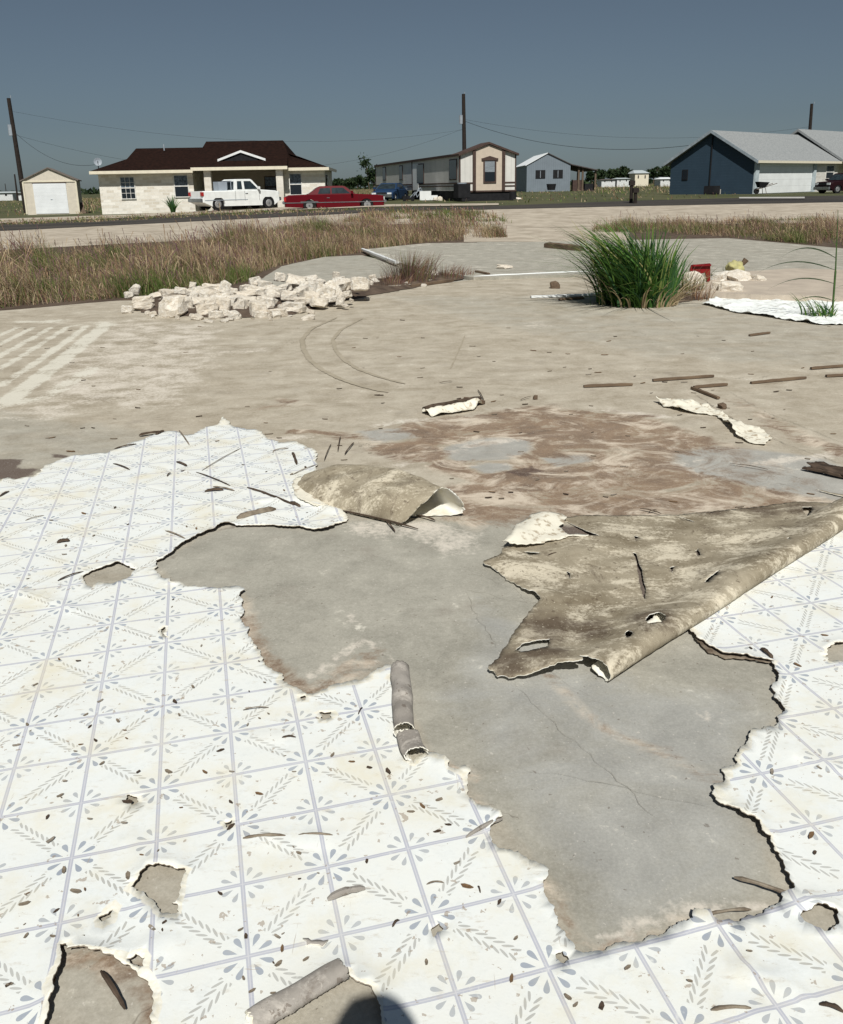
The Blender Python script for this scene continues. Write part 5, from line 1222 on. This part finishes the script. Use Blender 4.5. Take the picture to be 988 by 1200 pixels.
ST = [ # x, y of the visible base middle, width, height in pixels, stacked height
 (148,367,13,10),(166,364,22,10),(166,357,24,11),(183,352,20,8),(198,372,30,26),(205,352,40,12),(215,366,18,20),(230,361,18,14),(233,352,22,14),(227,346,22,9),
 (231,375,13,6),(243,370,24,16),(252,373,18,10),(240,360,22,12),(262,368,20,22),(270,362,22,14),(276,374,16,10),(281,367,16,18),(255,355,26,12),(264,345,14,17),(248,345,26,12),(285,351,26,10),(275,356,28,10),
 (291,378,0,0),(302,371,20,22),(313,364,20,18),(323,371,22,9),(332,367,18,12),(346,367,30,15),(360,375,14,5),(338,353,20,14),(350,350,22,14),(320,349,20,12),(310,340,18,12),(327,330,14,11),(345,338,26,16),(360,342,22,14),(372,336,18,10),
 (366,355,20,15),(380,352,24,22),(390,349,18,22),(372,360,22,12),(352,357,16,10),(330,343,20,10),(300,346,22,12),(400,340,20,14),(410,338,22,12),(422,341,22,18),(433,338,12,10),(395,333,16,8),(360,332,20,7),
 (157,345,12,12),(150,349,9,7),(298,333,12,8),(287,342,14,10),(310,357,22,12),(293,360,20,14),(404,350,14,8),(441,334,10,7),(448,330,10,6),(460,329,10,6),(475,326,9,5),(437,328,9,6),(268,376,10,3),(244,378,10,3),(262,378,9,3),
 (508,326,12,9),(497,324,10,7),(530,324,9,6)]
_r = random.Random(42)
for _ in range(46): _x = _r.uniform(205, 425); ST.append((_x, _r.uniform(338, 374)-max(0, (_x-340))*.25, _r.uniform(8, 17), _r.uniform(6, 12)))
for _ in range(34): _x = _r.uniform(150, 540); ST.append((_x, (376 if _x < 330 else 376-(_x-330)*.22)-_r.uniform(0, 12), _r.uniform(3, 8), _r.uniform(2, 5)))
for i, (a_, b_, w_, h_) in enumerate(ST):
    if w_ == 0: continue
    rs_ = random.Random(100+i); back = max(0, 366-b_) if 140 < a_ < 440 else 0; z_ = .012*back*.55 if (210 < a_ < 425) else 0.
    g_ = G(a_, b_, z_); sc_ = np.linalg.norm(g_-np.array([0, 0, EYE]))/F_PX*(.84 if h_ > 9 else .95)
    o = bpy.data.objects.new('limestone_block', SM[i % 14]); COL.objects.link(o); s1, s2 = w_*sc_*1.12, h_*sc_*1.15
    s2 *= .9; o.scale = (s1, s1*rs_.uniform(.6, .9), s2); o.rotation_euler = (rs_.uniform(-.2, .2), rs_.uniform(-.2, .2), rs_.uniform(-.5, .5))
    if h_ > 15: o.rotation_euler[1] = rs_.uniform(-.4, .4)
    o.location = (g_[0], g_[1]+s1*.35, z_+s2*.46)
    if a_ < 160 and b_ > 360: lb = 'leftmost squared limestone block at the end of the rubble heap'; gr = None
    elif a_ > 490: lb = 'small white stone lying in the weeds by the white rail'; gr = 'stones by the rail'
    elif a_ < 160: lb = 'white stone half hidden in weeds behind the left end of the heap'; gr = 'stones in the weeds'
    elif i == 4: lb = 'large upright tan block at the left of the rubble heap'; gr = None
    elif i == 29: lb = 'flat small stone lying alone in front of the heap'; gr = None
    elif i == 47: lb = 'white block at the right end of the rubble heap'; gr = None
    else: lb = 'pale broken limestone block in the rubble heap'; gr = 'blocks of the rubble heap'
    tag(o, lb, 'stone', gr)
# soil under the heap and the tufts
def soil(px, z=.006, seed=1, name='soil_patch'):
    o = jag(Gs(px), .05, .05, seed); v, t = cdt(o, [], gridpts(o, [], .08)); d = segdist(v, o)
    return sheet_object(name, np.c_[v, z+.05*ss(0, .25, d)*(1+.5*fbm(v[:, 0], v[:, 1], 4))], t, M_soil, kind='structure')
soil([(165,366),(200,370),(250,373),(300,372),(340,370),(385,358),(430,347),(500,334),(555,325),(520,322),(460,326),(400,332),(330,338),(250,345),(180,352)], seed=3)
soil([(700,354),(760,359),(800,354),(830,350),(860,346),(850,341),(810,342),(770,344),(720,348)], seed=4)

# ------------------------------------------------------------------ loose things on the slab
def stick(px0, px1, r, mat, label, name='wood_strip', cat='wood strip', z=.0, flat=.5, group=None, z2=None, zb=None):
    a_, b_ = G(*px0, z), G(*px1, z); L_ = np.linalg.norm(b_-a_); ang = math.atan2(b_[1]-a_[1], b_[0]-a_[0]); m = MB(); K = 8; rs_ = random.Random(int(px0[0]*7))
    ring = [(-1, 0), (-1, 1), (-.3, 1.25), (1, .9), (1, 0)]; v = []
    for i in range(K+1):
        t = i/K; wv = 1+rs_.uniform(-.07, .07)*(2.5 if cat == 'flooring shred' else 1); dy = rs_.uniform(-.12, .12)*r; tp = (.85 if cat != 'flooring shred' else .5) if i in (0, K) else 1
        v += [(t*L_, p*r*wv*tp+dy, max(0, q)*r*2*flat*wv*tp+(z2 or 0)*math.sin(t*math.pi)) for p, q in ring]
    f_ = [(i*5+j, (i+1)*5+j, (i+1)*5+(j+1) % 5, i*5+(j+1) % 5) for i in range(K) for j in range(5)]+[(4, 3, 2, 1, 0), tuple(K*5+j for j in range(5))]
    m.add(v, f_); o = m.build(name, mat, label=label, cat=cat, group=group); o.location = (a_[0], a_[1], z+(.004 if zb is None else zb)); o.rotation_euler = (0, 0, ang); return o
M_st = pmat('brown_tack_strip', (.17, .12, .08), (.08, .055, .04), scale=14, sc=(.3, 1, 1)); M_stg = pmat('grey_wood', (.32, .28, .23), (.2, .17, .14), scale=14, sc=(.3, 1, 1))
for a_, b_, lb in (((684,454),(741,452),'brown strip nearest the middle in the row of strips'),((765,447),(836,442),'long brown strip second in the row from the middle'),((811,456),(842,468),'short strip lying crossways at the corner of the row'),
    ((813,455),(852,452),'short strip touching the crossways strip'),((880,450),(944,444),'long brown strip on the right of the row'),((950,433),(990,430),'brown strip furthest back at the right border'),((968,442),(1010,440),'brown strip at the right border in front of another'),
    ((878,394),(902,391),'small lone stick in front of the white sheet')):
    stick(a_, b_, .015, M_st, lb, flat=.6)
stick((555,327),(690,321), .035, M_white, 'long white rail lying along the seam of the slabs', 'white_rail', 'rail', flat=.7); stick((432,341),(480,336), .05, M_stg, 'weathered board lying at the edge right of the rubble', 'board', 'board', flat=.4); stick((480,337),(530,330), .05, M_st, 'dark board lying before the dense weed tuft', 'board', 'board', flat=.4)
stick((640,290),(681,294), .09, M_st, 'dark log lying on the far slab left of the clump', 'log', 'log', z=.05, flat=.6); stick((425,293),(465,309), .045, M_white, 'pale kerb plank along the left edge of the far slab', 'plank', 'plank', z=.05, flat=.5)
stick((368,320),(392,316), .03, M_st, 'thin stick lying on the low slab behind the rubble', 'stick', 'stick', z=-.06)
stick((622,349),(712,346), .045, M_white, 'pale board lying left of the green clump foot', 'board', 'board', flat=.3); stick((655,352),(684,350), .03, M_st, 'dark splinter beside the pale board', 'stick', 'stick', flat=.4)
stick((558,319),(573,322), .03, M_st, 'small dark chip of wood behind the left end of the rail', 'stick', 'stick', z=.05)
def rock(px, py, wpx, hpx, mat, name, label, cat, seed=1, z=0, group=None):
    g_ = G(px, py, z); sc_ = np.linalg.norm(g_-np.array([0, 0, EYE]))/F_PX; me = SM[seed % 14].copy(); me.materials.clear(); me.materials.append(mat)
    o = bpy.data.objects.new(name, me); COL.objects.link(o); o.scale = (wpx*sc_, wpx*sc_*.8, hpx*sc_*1.1); o.location = (g_[0], g_[1]+wpx*sc_*.3, z+hpx*sc_*.42); o.rotation_euler = (.1, .1, seed); return tag(o, label, cat, group)
rock(651, 338, 11, 8, M_st, 'dark_clod', 'dark brown clod on the slab left of the green clump', 'clod', 3); rock(848, 479, 10, 5, M_st, 'dark_clod', 'dark flat stone by the corner of the strip row', 'stone', 5)
rock(592, 315, 17, 4, M_stone_r, 'flat_stone', 'flat pink stone on the far slab near the rail', 'stone', 7, z=.05); rock(627, 468, 6, 5, M_st, 'dark_clod', 'tiny dark clod on the bare floor above the stained area', 'clod', 2)
# stone step with its blocks, red scrap and yellow bag
o_ = Gs([(820,333),(868,320),(930,316),(990,318),(1040,322),(1050,352),(960,349),(880,347),(800,344)], .06); v, t = cdt(jag(o_, .08, .015, 4), [], gridpts(o_, [], .2))
sheet_object('stone_pad', np.c_[v, np.full(len(v), .085)], t, pmat('dusty_stone', (.50, .43, .35), (.40, .34, .28), scale=3), .08, smooth=False, label='low tan stone pad behind the white sheet at right', cat='stone pad')
for i, (a_, b_, w_, h_, lb) in enumerate(((815,336,24,16,'rounded pale block directly under the red scrap'),(844,331,24,11,'left white block on the tan pad'),(868,331,34,10,'wide white block under the yellow bag'),(858,344,26,12,'white block in front of the other pad blocks'),(846,343,18,11,'grey block touching the front white block'),(890,331,18,8,'low flat block at the right of the pad row'))):
    rock(a_, b_, w_, h_, M_stone_r, 'step_block', lb, 'stone', i+3, z=.05)
rs_ = MB(); rs_.poly_y([(0, .03), (-.19, .24), (-.27, .22), (-.22, .02)], 0, .03); e = empty('red_scrap', G(829, 333, .05), 0, label='dark red broken plastic piece standing on the blocks', cat='scrap')
M_red = pmat('red_plastic', (.24, .012, .015), (.16, .01, .012), rough=.4)
MB().poly_y([(-.27, .30), (.02, .32), (.035, .06), (.0, .0), (-.03, .12), (-.05, .18), (-.14, .16), (-.27, .14), (-.29, .22)], -.02, .03).build('panel', M_red, e, bevel=.004); MB().box(-.26, .02, -.06, -.021, .285, .31).build('rim', M_red, e)
e = empty('yellow_bag', G(862, 320, .12), 0, label='crumpled yellowish bag sitting on the wide white block', cat='bag')
bm = bmesh.new(); bmesh.ops.create_icosphere(bm, subdivisions=4, radius=.15)
for v_ in bm.verts: v_.co *= 1+.35*mnoise.noise(v_.co*9); v_.co.z = max(-.06, v_.co.z*.8); v_.co.z += .04*abs(mnoise.noise(v_.co*20))
me = bpy.data.meshes.new('bag_body'); bm.to_mesh(me); bm.free(); o = link_mesh('bag_body', me, pmat('yellow_sacking', (.48, .44, .20), (.33, .31, .16), scale=12), e, True); o.location = (0, 0, .07); MB().tube((.10, 0, .14), (.16, 0, .22), .035, 8, .05).build('knot', M_st, e)
# crumpled white sheet at the right
WP = [(822,357),(838,352),(870,345),(905,342),(940,345),(975,344),(1060,346),(1090,378),(1000,381),(960,381),(930,377),(900,372),(862,367)]
wo_ = Gs(WP); jo = jag(wo_, .03, .02, 6); v, t = cdt(jo, [], gridpts(jo, [], .045)); d = segdist(v, jo)
zf_ = .008+.022*np.abs(fbm(v[:, 0], v[:, 1], 6, 2.))*1.4+.03*np.maximum(0, fbm(v[:, 0], v[:, 1], 2, 7.))+.03*np.exp(-d/.05)*np.maximum(0, fbm(v[:, 0], v[:, 1], 3, 1.))
sheet_object('white_floor_sheet', np.c_[v, zf_], t, pmat('plain_white_vinyl', (.80, .82, .80), (.48, .47, .43), scale=9, lo=.34, hi=.46), .004, label='crumpled white flooring sheet at the right behind the strips', cat='floor sheet')
# torn shreds and curls lying about: ends and thickness read from the photograph
M_shred = pmat('torn_felt_shred', (.28, .235, .18), (.12, .09, .065), scale=25); M_cream = pmat('cream_vinyl_shred', (.74, .70, .59), (.40, .33, .24), scale=26, lo=.36, hi=.47)
SH = [((183,511),(192,507),.012,0),((163,512),(190,508),.013,0),((134,528),(160,522),.006,0),((133,545),(152,552),.005,0),((207,543),(219,548),.008,0),((230,555),(270,571),.004,0),((250,572),(275,577),.005,1),((240,578),(262,576),.011,0),
  ((290,573),(345,594),.007,0),((343,558),(372,546),.003,1),((237,553),(282,527),.003,1),((278,610),(323,599),.020,1),((67,638),(82,636),.012,0),((210,506),(222,523),.005,1),((343,532),(348,546),.009,0),((0,584),(11,578),.006,0),
  ((194,624),(218,634),.004,1),((68,683),(98,672),.004,0),((384,1058),(428,1045),.009,2),((119,1142),(147,1187),.005,0),((546,985),(589,963),.006,2),((460,1090),(468,1082),.003,0),((500,1040),(520,1038),.002,1),((560,1042),(563,1050),.002,0),
  ((860,1032),(935,1058),.006,1),((833,1188),(880,1186),.004,1),((285,986),(335,983),.004,1),((350,982),(392,983),.003,1),((330,868),(347,867),.003,0),((285,835),(315,832),.002,1),((960,1181),(988,1190),.005,0),
  ((488,606),(510,612),.006,0),((398,600),(490,622),.006,0),((340,591),(352,596),.01,0),((396,530),(399,513),.004,0),((380,541),(388,522),.003,0),((404,534),(415,520),.004,0),((452,612),(463,625),.004,0),((770,600),(760,602),.003,0),
  ((940,551),(990,562),.016,0),((750,598),(775,604),.004,0),((640,655),(655,650),.004,0),((855,545),(900,552),.003,0),((560,458),(567,470),.004,0),((700,700),(704,690),.002,0),((515,450),(530,448),.004,0),((610,470),(622,466),.003,0),
  ((892,763),(905,775),.008,0),((825,1077),(880,1070),.004,1),((420,840),(425,832),.002,0),((196,560),(200,556),.004,0),((320,530),(338,527),.005,1),((30,612),(52,606),.003,1)]
for i, (a_, b_, r_, kd) in enumerate(SH):
    if kd == 0: nm, mt_, lb, gr = 'dark_shred', M_dkedge, 'thin dark shred of torn flooring', 'dark torn shreds'
    elif kd == 1: nm, mt_, lb, gr = 'brown_shred', M_shred, 'thin brownish shred of torn flooring', 'brown torn shreds'
    else: nm, mt_, lb, gr = 'rolled_shred', M_backg, 'small tightly rolled grey shred', 'rolled grey shreds'
    stick(a_, b_, r_*.8, mt_, lb+' lying loose on the floor', nm, 'flooring shred', flat=.5, group=gr, z2=.006, zb=.009)
# the long paper scrap behind the stained patch and the boat-shaped one left of it
def scrap(name, px, mat, label, h=.02, seed=1, th=.003, fold=None, z0=.006, uv=False, sp=.02):
    o_ = jag(Gs(px), .015, .012, seed); v, t = cdt(o_, [], gridpts(o_, [], sp)); d = segdist(v, o_)
    z_ = z0+h*np.maximum(0, fbm(v[:, 0], v[:, 1], 5, seed*1.3)+.2)+h*.8*np.exp(-d/.015)*np.maximum(0, fbm(v[:, 0], v[:, 1], 4, seed*2.)+.3)
    if fold:
        c_ = segdist(v, Gs(fold[0]), closed=False); z_ = z_+fold[1]*np.exp(-(c_/fold[2])**2)
    return sheet_object(name, np.c_[v, z_], t, mat, th, uv=tile_uv(v[:, 0], v[:, 1]), attrs={'edge': np.full(len(v), .9), 'burn': np.zeros(len(v))}, label=label, cat='flooring scrap')
scrap('torn_scrap', [(768,472),(785,470),(800,474),(830,478),(848,488),(870,500),(890,505),(905,516),(897,523),(878,520),(862,512),(850,498),(838,488),(815,486),(795,482),(778,478)], M_cream, 'long pale torn scrap trailing down from a curled end behind the stain', .03, 3, fold=([(768,472),(800,478)], .03, .05))
scrap('torn_scrap', [(495,484),(515,476),(540,475),(558,470),(566,473),(556,481),(530,486),(505,489)], M_cream, 'small pale scrap with dark edges left of the pale trailing scrap', .025, 5, fold=([(500,487),(560,476)], .04, .03))
stick((497,483),(562,471), .028, M_dkedge, 'dark stick lying behind the small pale scrap', 'stick', 'stick', flat=.7); stick((545,470),(567,474), .02, M_st, 'short stick crossing the end of the dark stick', 'stick', 'stick', flat=.7)
scrap('torn_scrap', [(588,644),(597,640),(603,625),(622,610),(648,607),(664,612),(655,622),(664,632),(690,634),(660,636),(630,643),(606,648)], M_cream, 'cream scrap sticking up from the far edge of the peeled sheet', .014, 8, fold=([(600,640),(640,612)], .028, .06), z0=.022)
scrap('torn_scrap', [(344,567),(352,561),(358,572),(368,584),(386,594),(372,597),(349,588)], M_cream, 'cream turned-over corner at the left foot of the arched flap', .012, 15, z0=.012)
scrap('torn_scrap', [(945,548),(965,546),(990,553),(1010,560),(990,563),(968,556),(950,553)], M_dkedge, 'dark lifted flap at the right border beyond the peeled sheet', .02, 9, z0=.02)
scrap('torn_scrap', [(814,752),(830,757),(845,762),(870,770),(905,779),(880,776),(850,774),(830,767)], M_shred, 'brown curled sliver along the torn edge under the sheet', .01, 10, z0=.006)
scrap('torn_scrap', [(800,1016),(836,1010),(835,1016),(812,1024)] if False else [(355,1103),(385,1106),(378,1114),(360,1112)], M_backg, 'small grey triangular scrap above the rolled edge', .012, 12)
# little chips of felt and dead leaves on the printed floor
CH = [(155,938),(149,940),(270,970),(325,1098),(331,1112),(327,1130),(358,1125),(288,1098),(210,838),(101,838),(138,845),(66,840),(162,905),(95,873),(32,850),(112,868),(205,823),(226,805),(146,965),(70,933),(20,874),(455,905),(495,945),(514,938),
 (481,952),(536,1012),(512,975),(525,967),(433,900),(605,1100),(655,1125),(666,1170),(675,1178),(585,1058),(548,1040),(500,1128),(905,1038),(852,944),(955,1000),(967,745),(600,1147),(390,885),(412,893),(304,931),(120,895),(75,1020),(62,1098),(178,1088),
 (31,1097),(150,1028),(240,905),(258,880),(272,905),(92,775),(190,738),(41,803),(118,822),(77,640),(98,602),(35,700),(150,615),(75,650),(290,850),(304,842),(345,905),(170,598),(230,620),(320,530),(255,517),(312,553),(342,556),(358,548),(333,575),
 (215,552),(285,545),(135,595),(110,628),(60,610),(905,700),(880,760),(935,780),(960,900),(878,1115),(808,1150),(735,1135),(705,1180),(450,1160),(430,1010),(380,985),(350,1000),(60,985),(28,1060),(88,1045),(105,960),(198,905),(310,800),(372,842),(905,905),(870,1140),(950,980)]
CM = []
for k in range(6):
    rs_ = random.Random(k); n_ = 7; r0 = [rs_.uniform(.5, 1) for _ in range(n_)]
    top = [(r0[i]*math.cos(6.283*i/n_), .55*r0[i]*math.sin(6.283*i/n_), .15+.35*abs(math.cos(6.283*i/n_))*rs_.uniform(.3, 1)) for i in range(n_)]; m = MB()
    m.add([(0, 0, .1)]+top+[(x_*.9, y_*.9, 0) for x_, y_, z_ in top], [(0, 1+i, 1+(i+1) % n_) for i in range(n_)]+[(1+i, 1+n_+i, 1+n_+(i+1) % n_, 1+(i+1) % n_) for i in range(n_)])
    me = bpy.data.meshes.new('felt_chip'); me.from_pydata(m.v, [], m.f); me.materials.append((M_shred, M_dkedge, pmat('leaf_chip', (.20, .12, .06), (.12, .075, .045)), M_stg)[k % 4]); CM.append(me)
rs_ = random.Random(77)
for i, (a_, b_) in enumerate(CH+[(rs_.uniform(0, 380), rs_.uniform(580, 1180)) for _ in range(70)]):
    g_ = G(a_, b_, .008); q = np.array([[g_[0], g_[1]]])
    if not inside(q, vo)[0] or any(inside(q, h)[0] for h in vh): continue
    o = bpy.data.objects.new('felt_chip', CM[rs_.randrange(6)]); COL.objects.link(o); s_ = rs_.uniform(.004, .009)*(1.3 if i < len(CH) else .8)*(1+.12*g_[1]); o.scale = (s_*1.3, s_, s_*.7); o.rotation_euler = (0, 0, rs_.uniform(0, 6.28)); o.location = (g_[0], g_[1], .0095)
    tag(o, 'tiny brown chip of felt or dead leaf on the printed floor', 'chip', 'chips on the printed floor')
for i in range(150):                             # bits on the bare slab
    a_, b_ = rs_.uniform(0, 988), rs_.uniform(372, 600); g_ = G(a_, b_, 0); q = np.array([[g_[0], g_[1]]])
    if inside(q, vo)[0]: continue
    o = bpy.data.objects.new('debris_chip', CM[rs_.randrange(6)]); COL.objects.link(o); s_ = rs_.uniform(.006, .014)*(1+.1*g_[1]); o.scale = (s_*1.8, s_, s_*.6); o.rotation_euler = (0, 0, rs_.uniform(-.6, .6)); o.location = (g_[0], g_[1], .001)
    tag(o, 'tiny dark bit of debris lying on the bare concrete', 'debris', 'bits on the bare concrete')
# junk beside the mobile home
e = empty('bicycle', P(489, 236.3, 62), R(-10), label='small bicycle lying by the mobile home steps', cat='bicycle'); 
for x_ in (-.5, .45):
    m = MB(); K = 16
    for i in range(K): m.tube((x_+.3*math.cos(6.283*i/K), 0, .3+.3*math.sin(6.283*i/K)), (x_+.3*math.cos(6.283*(i+1)/K), 0, .3+.3*math.sin(6.283*(i+1)/K)), .03, 5)
    m.build('wheel', M_tyre, e)
MB().tube((-.5, 0, .3), (-.1, 0, .7), .025).tube((-.1, 0, .7), (.35, 0, .75), .025).tube((.35, 0, .75), (.45, 0, .3), .025).tube((-.1, 0, .7), (0, 0, .3), .025).tube((0, 0, .3), (.35, 0, .75), .025).tube((.35, 0, .75), (.3, -.2, .95), .02).build('frame', M_metal, e); MB().box(-.22, 0, -.06, .06, .72, .8).build('saddle', M_black, e)
e = empty('mower', P(478, 236.5, 63), R(10), label='dark low mower between the blue car and the bicycle', cat='mower'); MB().box(-.4, .4, -.3, .3, .15, .42).build('deck', M_black, e, bevel=.05); MB().tube((.35, -.2, .3), (.9, -.2, .95), .025).tube((.35, .2, .3), (.9, .2, .95), .025).tube((.9, -.2, .95), (.9, .2, .95), .025).build('handle', M_metal, e)
for x_ in (-.3, .3): MB().tube((x_, -.33, .12), (x_, -.3, .12), .12, 10).build('wheel', M_tyre, e)
for i, (a_, b_, w_, h_, lb) in enumerate(((510,235,7,3.5,'white rock left of the pair before the mobile home'),(516,235,6,4.5,'taller white rock before the mobile home'),(529,234.5,8,4,'white rock near the black cooling box'),(583,233,6,4,'reddish block under the mobile home gable'),(592,234,5,3,'pale block right of the reddish one'),(607,234,7,2.5,'flat pale slab at the right foot of the mobile home'))):
    rock(a_, b_, w_, h_, M_stone_r, 'rock', lb, 'rock', i+2, z=.62)
e = empty('dark_drum', P(601, 233.5, 57), 0, label='dark drum at the right foot of the mobile home', cat='drum'); MB().tube((0, 0, 0), (0, 0, .5), .22, 14).build('drum_body', M_black, e); MB().tube((0, 0, .5), (0, 0, .53), .235, 14).build('lid', M_brown, e)
e = empty('dark_tub', P(646, 222.7, 118), 0, label='black tub in front of the metal barn', cat='tub'); MB().tube((0, 0, 0), (0, 0, .8), .5, 14, .65).build('tub_body', M_black, e)

# hairline cracks and the dirt-filled joint in the slab
def crack(px, w, seed, mt=None, z=.0035):
    r_ = random.Random(seed); g_ = [np.array(q) for q in Gs(px)]; pts = []
    for p_, q_ in zip(g_, g_[1:]):
        L_ = np.linalg.norm(q_-p_); n_ = max(2, int(L_/.03)); nn = np.array([-(q_-p_)[1], (q_-p_)[0]])/L_
        for i in range(n_): pts.append(p_+(q_-p_)*i/n_+nn*r_.uniform(-.008, .008)*(0 if mt else 1))
    pts.append(g_[-1]); m = MB(); v = []
    for i, p_ in enumerate(pts):
        d = pts[min(i+1, len(pts)-1)]-pts[max(i-1, 0)]; d = np.array([-d[1], d[0]])/(np.linalg.norm(d)+1e-9); ww = w*(.8 if mt else .45)*r_.uniform(.6 if mt else .3, 1.1)*min(1, (i+1)/4, (len(pts)-i)/4)
        v += [(*(p_+d*ww/2), .0035), (*(p_-d*ww/2), .0035)]
    m.add(v, [(2*i, 2*i+1, 2*i+3, 2*i+2) for i in range(len(pts)-1)]); m.build('slab_crack' if not mt else 'tyre_mark', mt or M_crack, kind='structure')
M_crack = pmat('dirt_in_cracks', (.24, .215, .17), (.17, .15, .12), scale=9)
crack([(605,806),(630,830),(656,855),(700,893),(733,924),(770,960)], .0028, 1); crack([(596,900),(660,910),(733,924),(790,940),(840,950)], .002, 2); crack([(545,690),(560,725),(590,770),(605,806)], .002, 3)
crack([(815,462),(860,492),(920,520),(990,545)], .010, 4); crack([(852,458),(900,484),(990,520)], .006, 5); crack([(500,448),(620,446),(700,440),(800,428),(900,420),(990,412)], .006, 6)
M_tm = pmat('faint_tyre_mark', (.40, .35, .27), (.33, .285, .215), scale=6)
crack([(395,372),(365,385),(354,398),(356,410),(363,422),(378,434),(398,444),(425,453),(455,460)], .075, 7, M_tm); crack([(425,373),(400,386),(390,398),(393,410),(403,422),(420,433),(445,442),(475,450)], .06, 8, M_tm); crack([(545,393),(540,405),(528,432)], .02, 9, M_tm); crack([(620,770),(660,800),(700,820)], .0015, 10)
crack([(700,578),(760,590),(810,602)], .004, 11); crack([(590,560),(640,590),(655,610)], .003, 12); crack([(660,545),(720,560),(760,580)], .003, 13)

# the photographer, standing behind the camera: only the shadow of the head reaches the picture
def photographer():
    e = empty('person', (0, -.18, 0), 0, label='person in shirt and trousers standing behind the viewpoint holding a camera up', cat='person')
    J = [((0,0,.98),.15),((0,0,1.2),.14),((0,0,1.40),.145),((0,.01,1.50),.06),((0,.03,1.58),.075),((0,.05,1.66),.095),((0,.05,1.73),.07),
         ((-.17,0,1.41),.06),((-.26,.04,1.16),.042),((-.10,.14,1.40),.034),((.17,0,1.41),.06),((.26,.04,1.16),.042),((.10,.14,1.40),.034),
         ((-.10,0,.90),.10),((-.11,.02,.50),.065),((-.12,0,.10),.045),((-.13,.14,.04),.04),((.10,0,.90),.10),((.11,.02,.50),.065),((.12,0,.10),.045),((.13,.14,.04),.04)]
    E_ = [(0,1),(1,2),(2,3),(3,4),(4,5),(5,6),(2,7),(7,8),(8,9),(2,10),(10,11),(11,12),(0,13),(13,14),(14,15),(15,16),(0,17),(17,18),(18,19),(19,20)]
    def skin(nm, js, es, mat, root=0):
        me = bpy.data.meshes.new(nm); me.from_pydata([j[0] for j in js], es, []); o = bpy.data.objects.new(nm, me); COL.objects.link(o); o.parent = e; me.materials.append(mat)
        bm = bmesh.new(); bm.from_mesh(me); sl_ = bm.verts.layers.skin.verify()
        for v_, j in zip(bm.verts, js): v_[sl_].radius = (j[1], j[1]); v_[sl_].use_root = (v_.index == root)
        bm.to_mesh(me); bm.free(); o.modifiers.new('skin', 'SKIN'); sb = o.modifiers.new('smooth', 'SUBSURF'); sb.levels = 1; sb.render_levels = 2; return o
    skin('body', J, E_, pmat('person_skin', (.45, .28, .2)))
    for s_ in (-1, 1):
        fj = [((s_*.10,.14,1.40),.032)]; fe = []
        for k_ in range(4): b0_ = len(fj); fj += [((s_*(.085+.0*k_), .15+.012*k_, 1.46-.0*k_), .012), ((s_*(.07-.004*k_), .155+.012*k_, 1.50+.008*k_), .009), ((s_*.045, .16+.012*k_, 1.52+.006*k_), .008)]; fe += [(0, b0_), (b0_, b0_+1), (b0_+1, b0_+2)]
        skin('hand', fj, fe, bpy.data.materials['person_skin'])
    skin('shirt', [((0,0,.96),.165),((0,0,1.2),.158),((0,0,1.40),.16),((-.17,0,1.41),.075),((-.24,.03,1.22),.06),((.17,0,1.41),.075),((.24,.03,1.22),.06)], [(0,1),(1,2),(2,3),(3,4),(2,5),(5,6)], pmat('blue_shirt', (.12, .16, .25)))
    skin('trousers', [((0,0,.96),.16),((-.10,0,.88),.115),((-.11,.02,.5),.085),((-.12,0,.1),.07),((.10,0,.88),.115),((.11,.02,.5),.085),((.12,0,.1),.07)], [(0,1),(1,2),(2,3),(0,4),(4,5),(5,6)], pmat('grey_trousers', (.08, .08, .09)))
    bm = bmesh.new(); bmesh.ops.create_icosphere(bm, subdivisions=3, radius=.098)
    for v_ in bm.verts: v_.co = Vector((v_.co.x*.92, v_.co.y*1.05, v_.co.z))*(1+.05*mnoise.noise(v_.co*30)); v_.co += Vector((0, .025, 1.70))
    bmesh.ops.delete(bm, geom=[v_ for v_ in bm.verts if v_.co.z < 1.66 and v_.co.y > .01], context='VERTS')
    me = bpy.data.meshes.new('hair'); bm.to_mesh(me); bm.free(); link_mesh('hair', me, pmat('brown_hair', (.06, .04, .03)), e, True)
photographer()
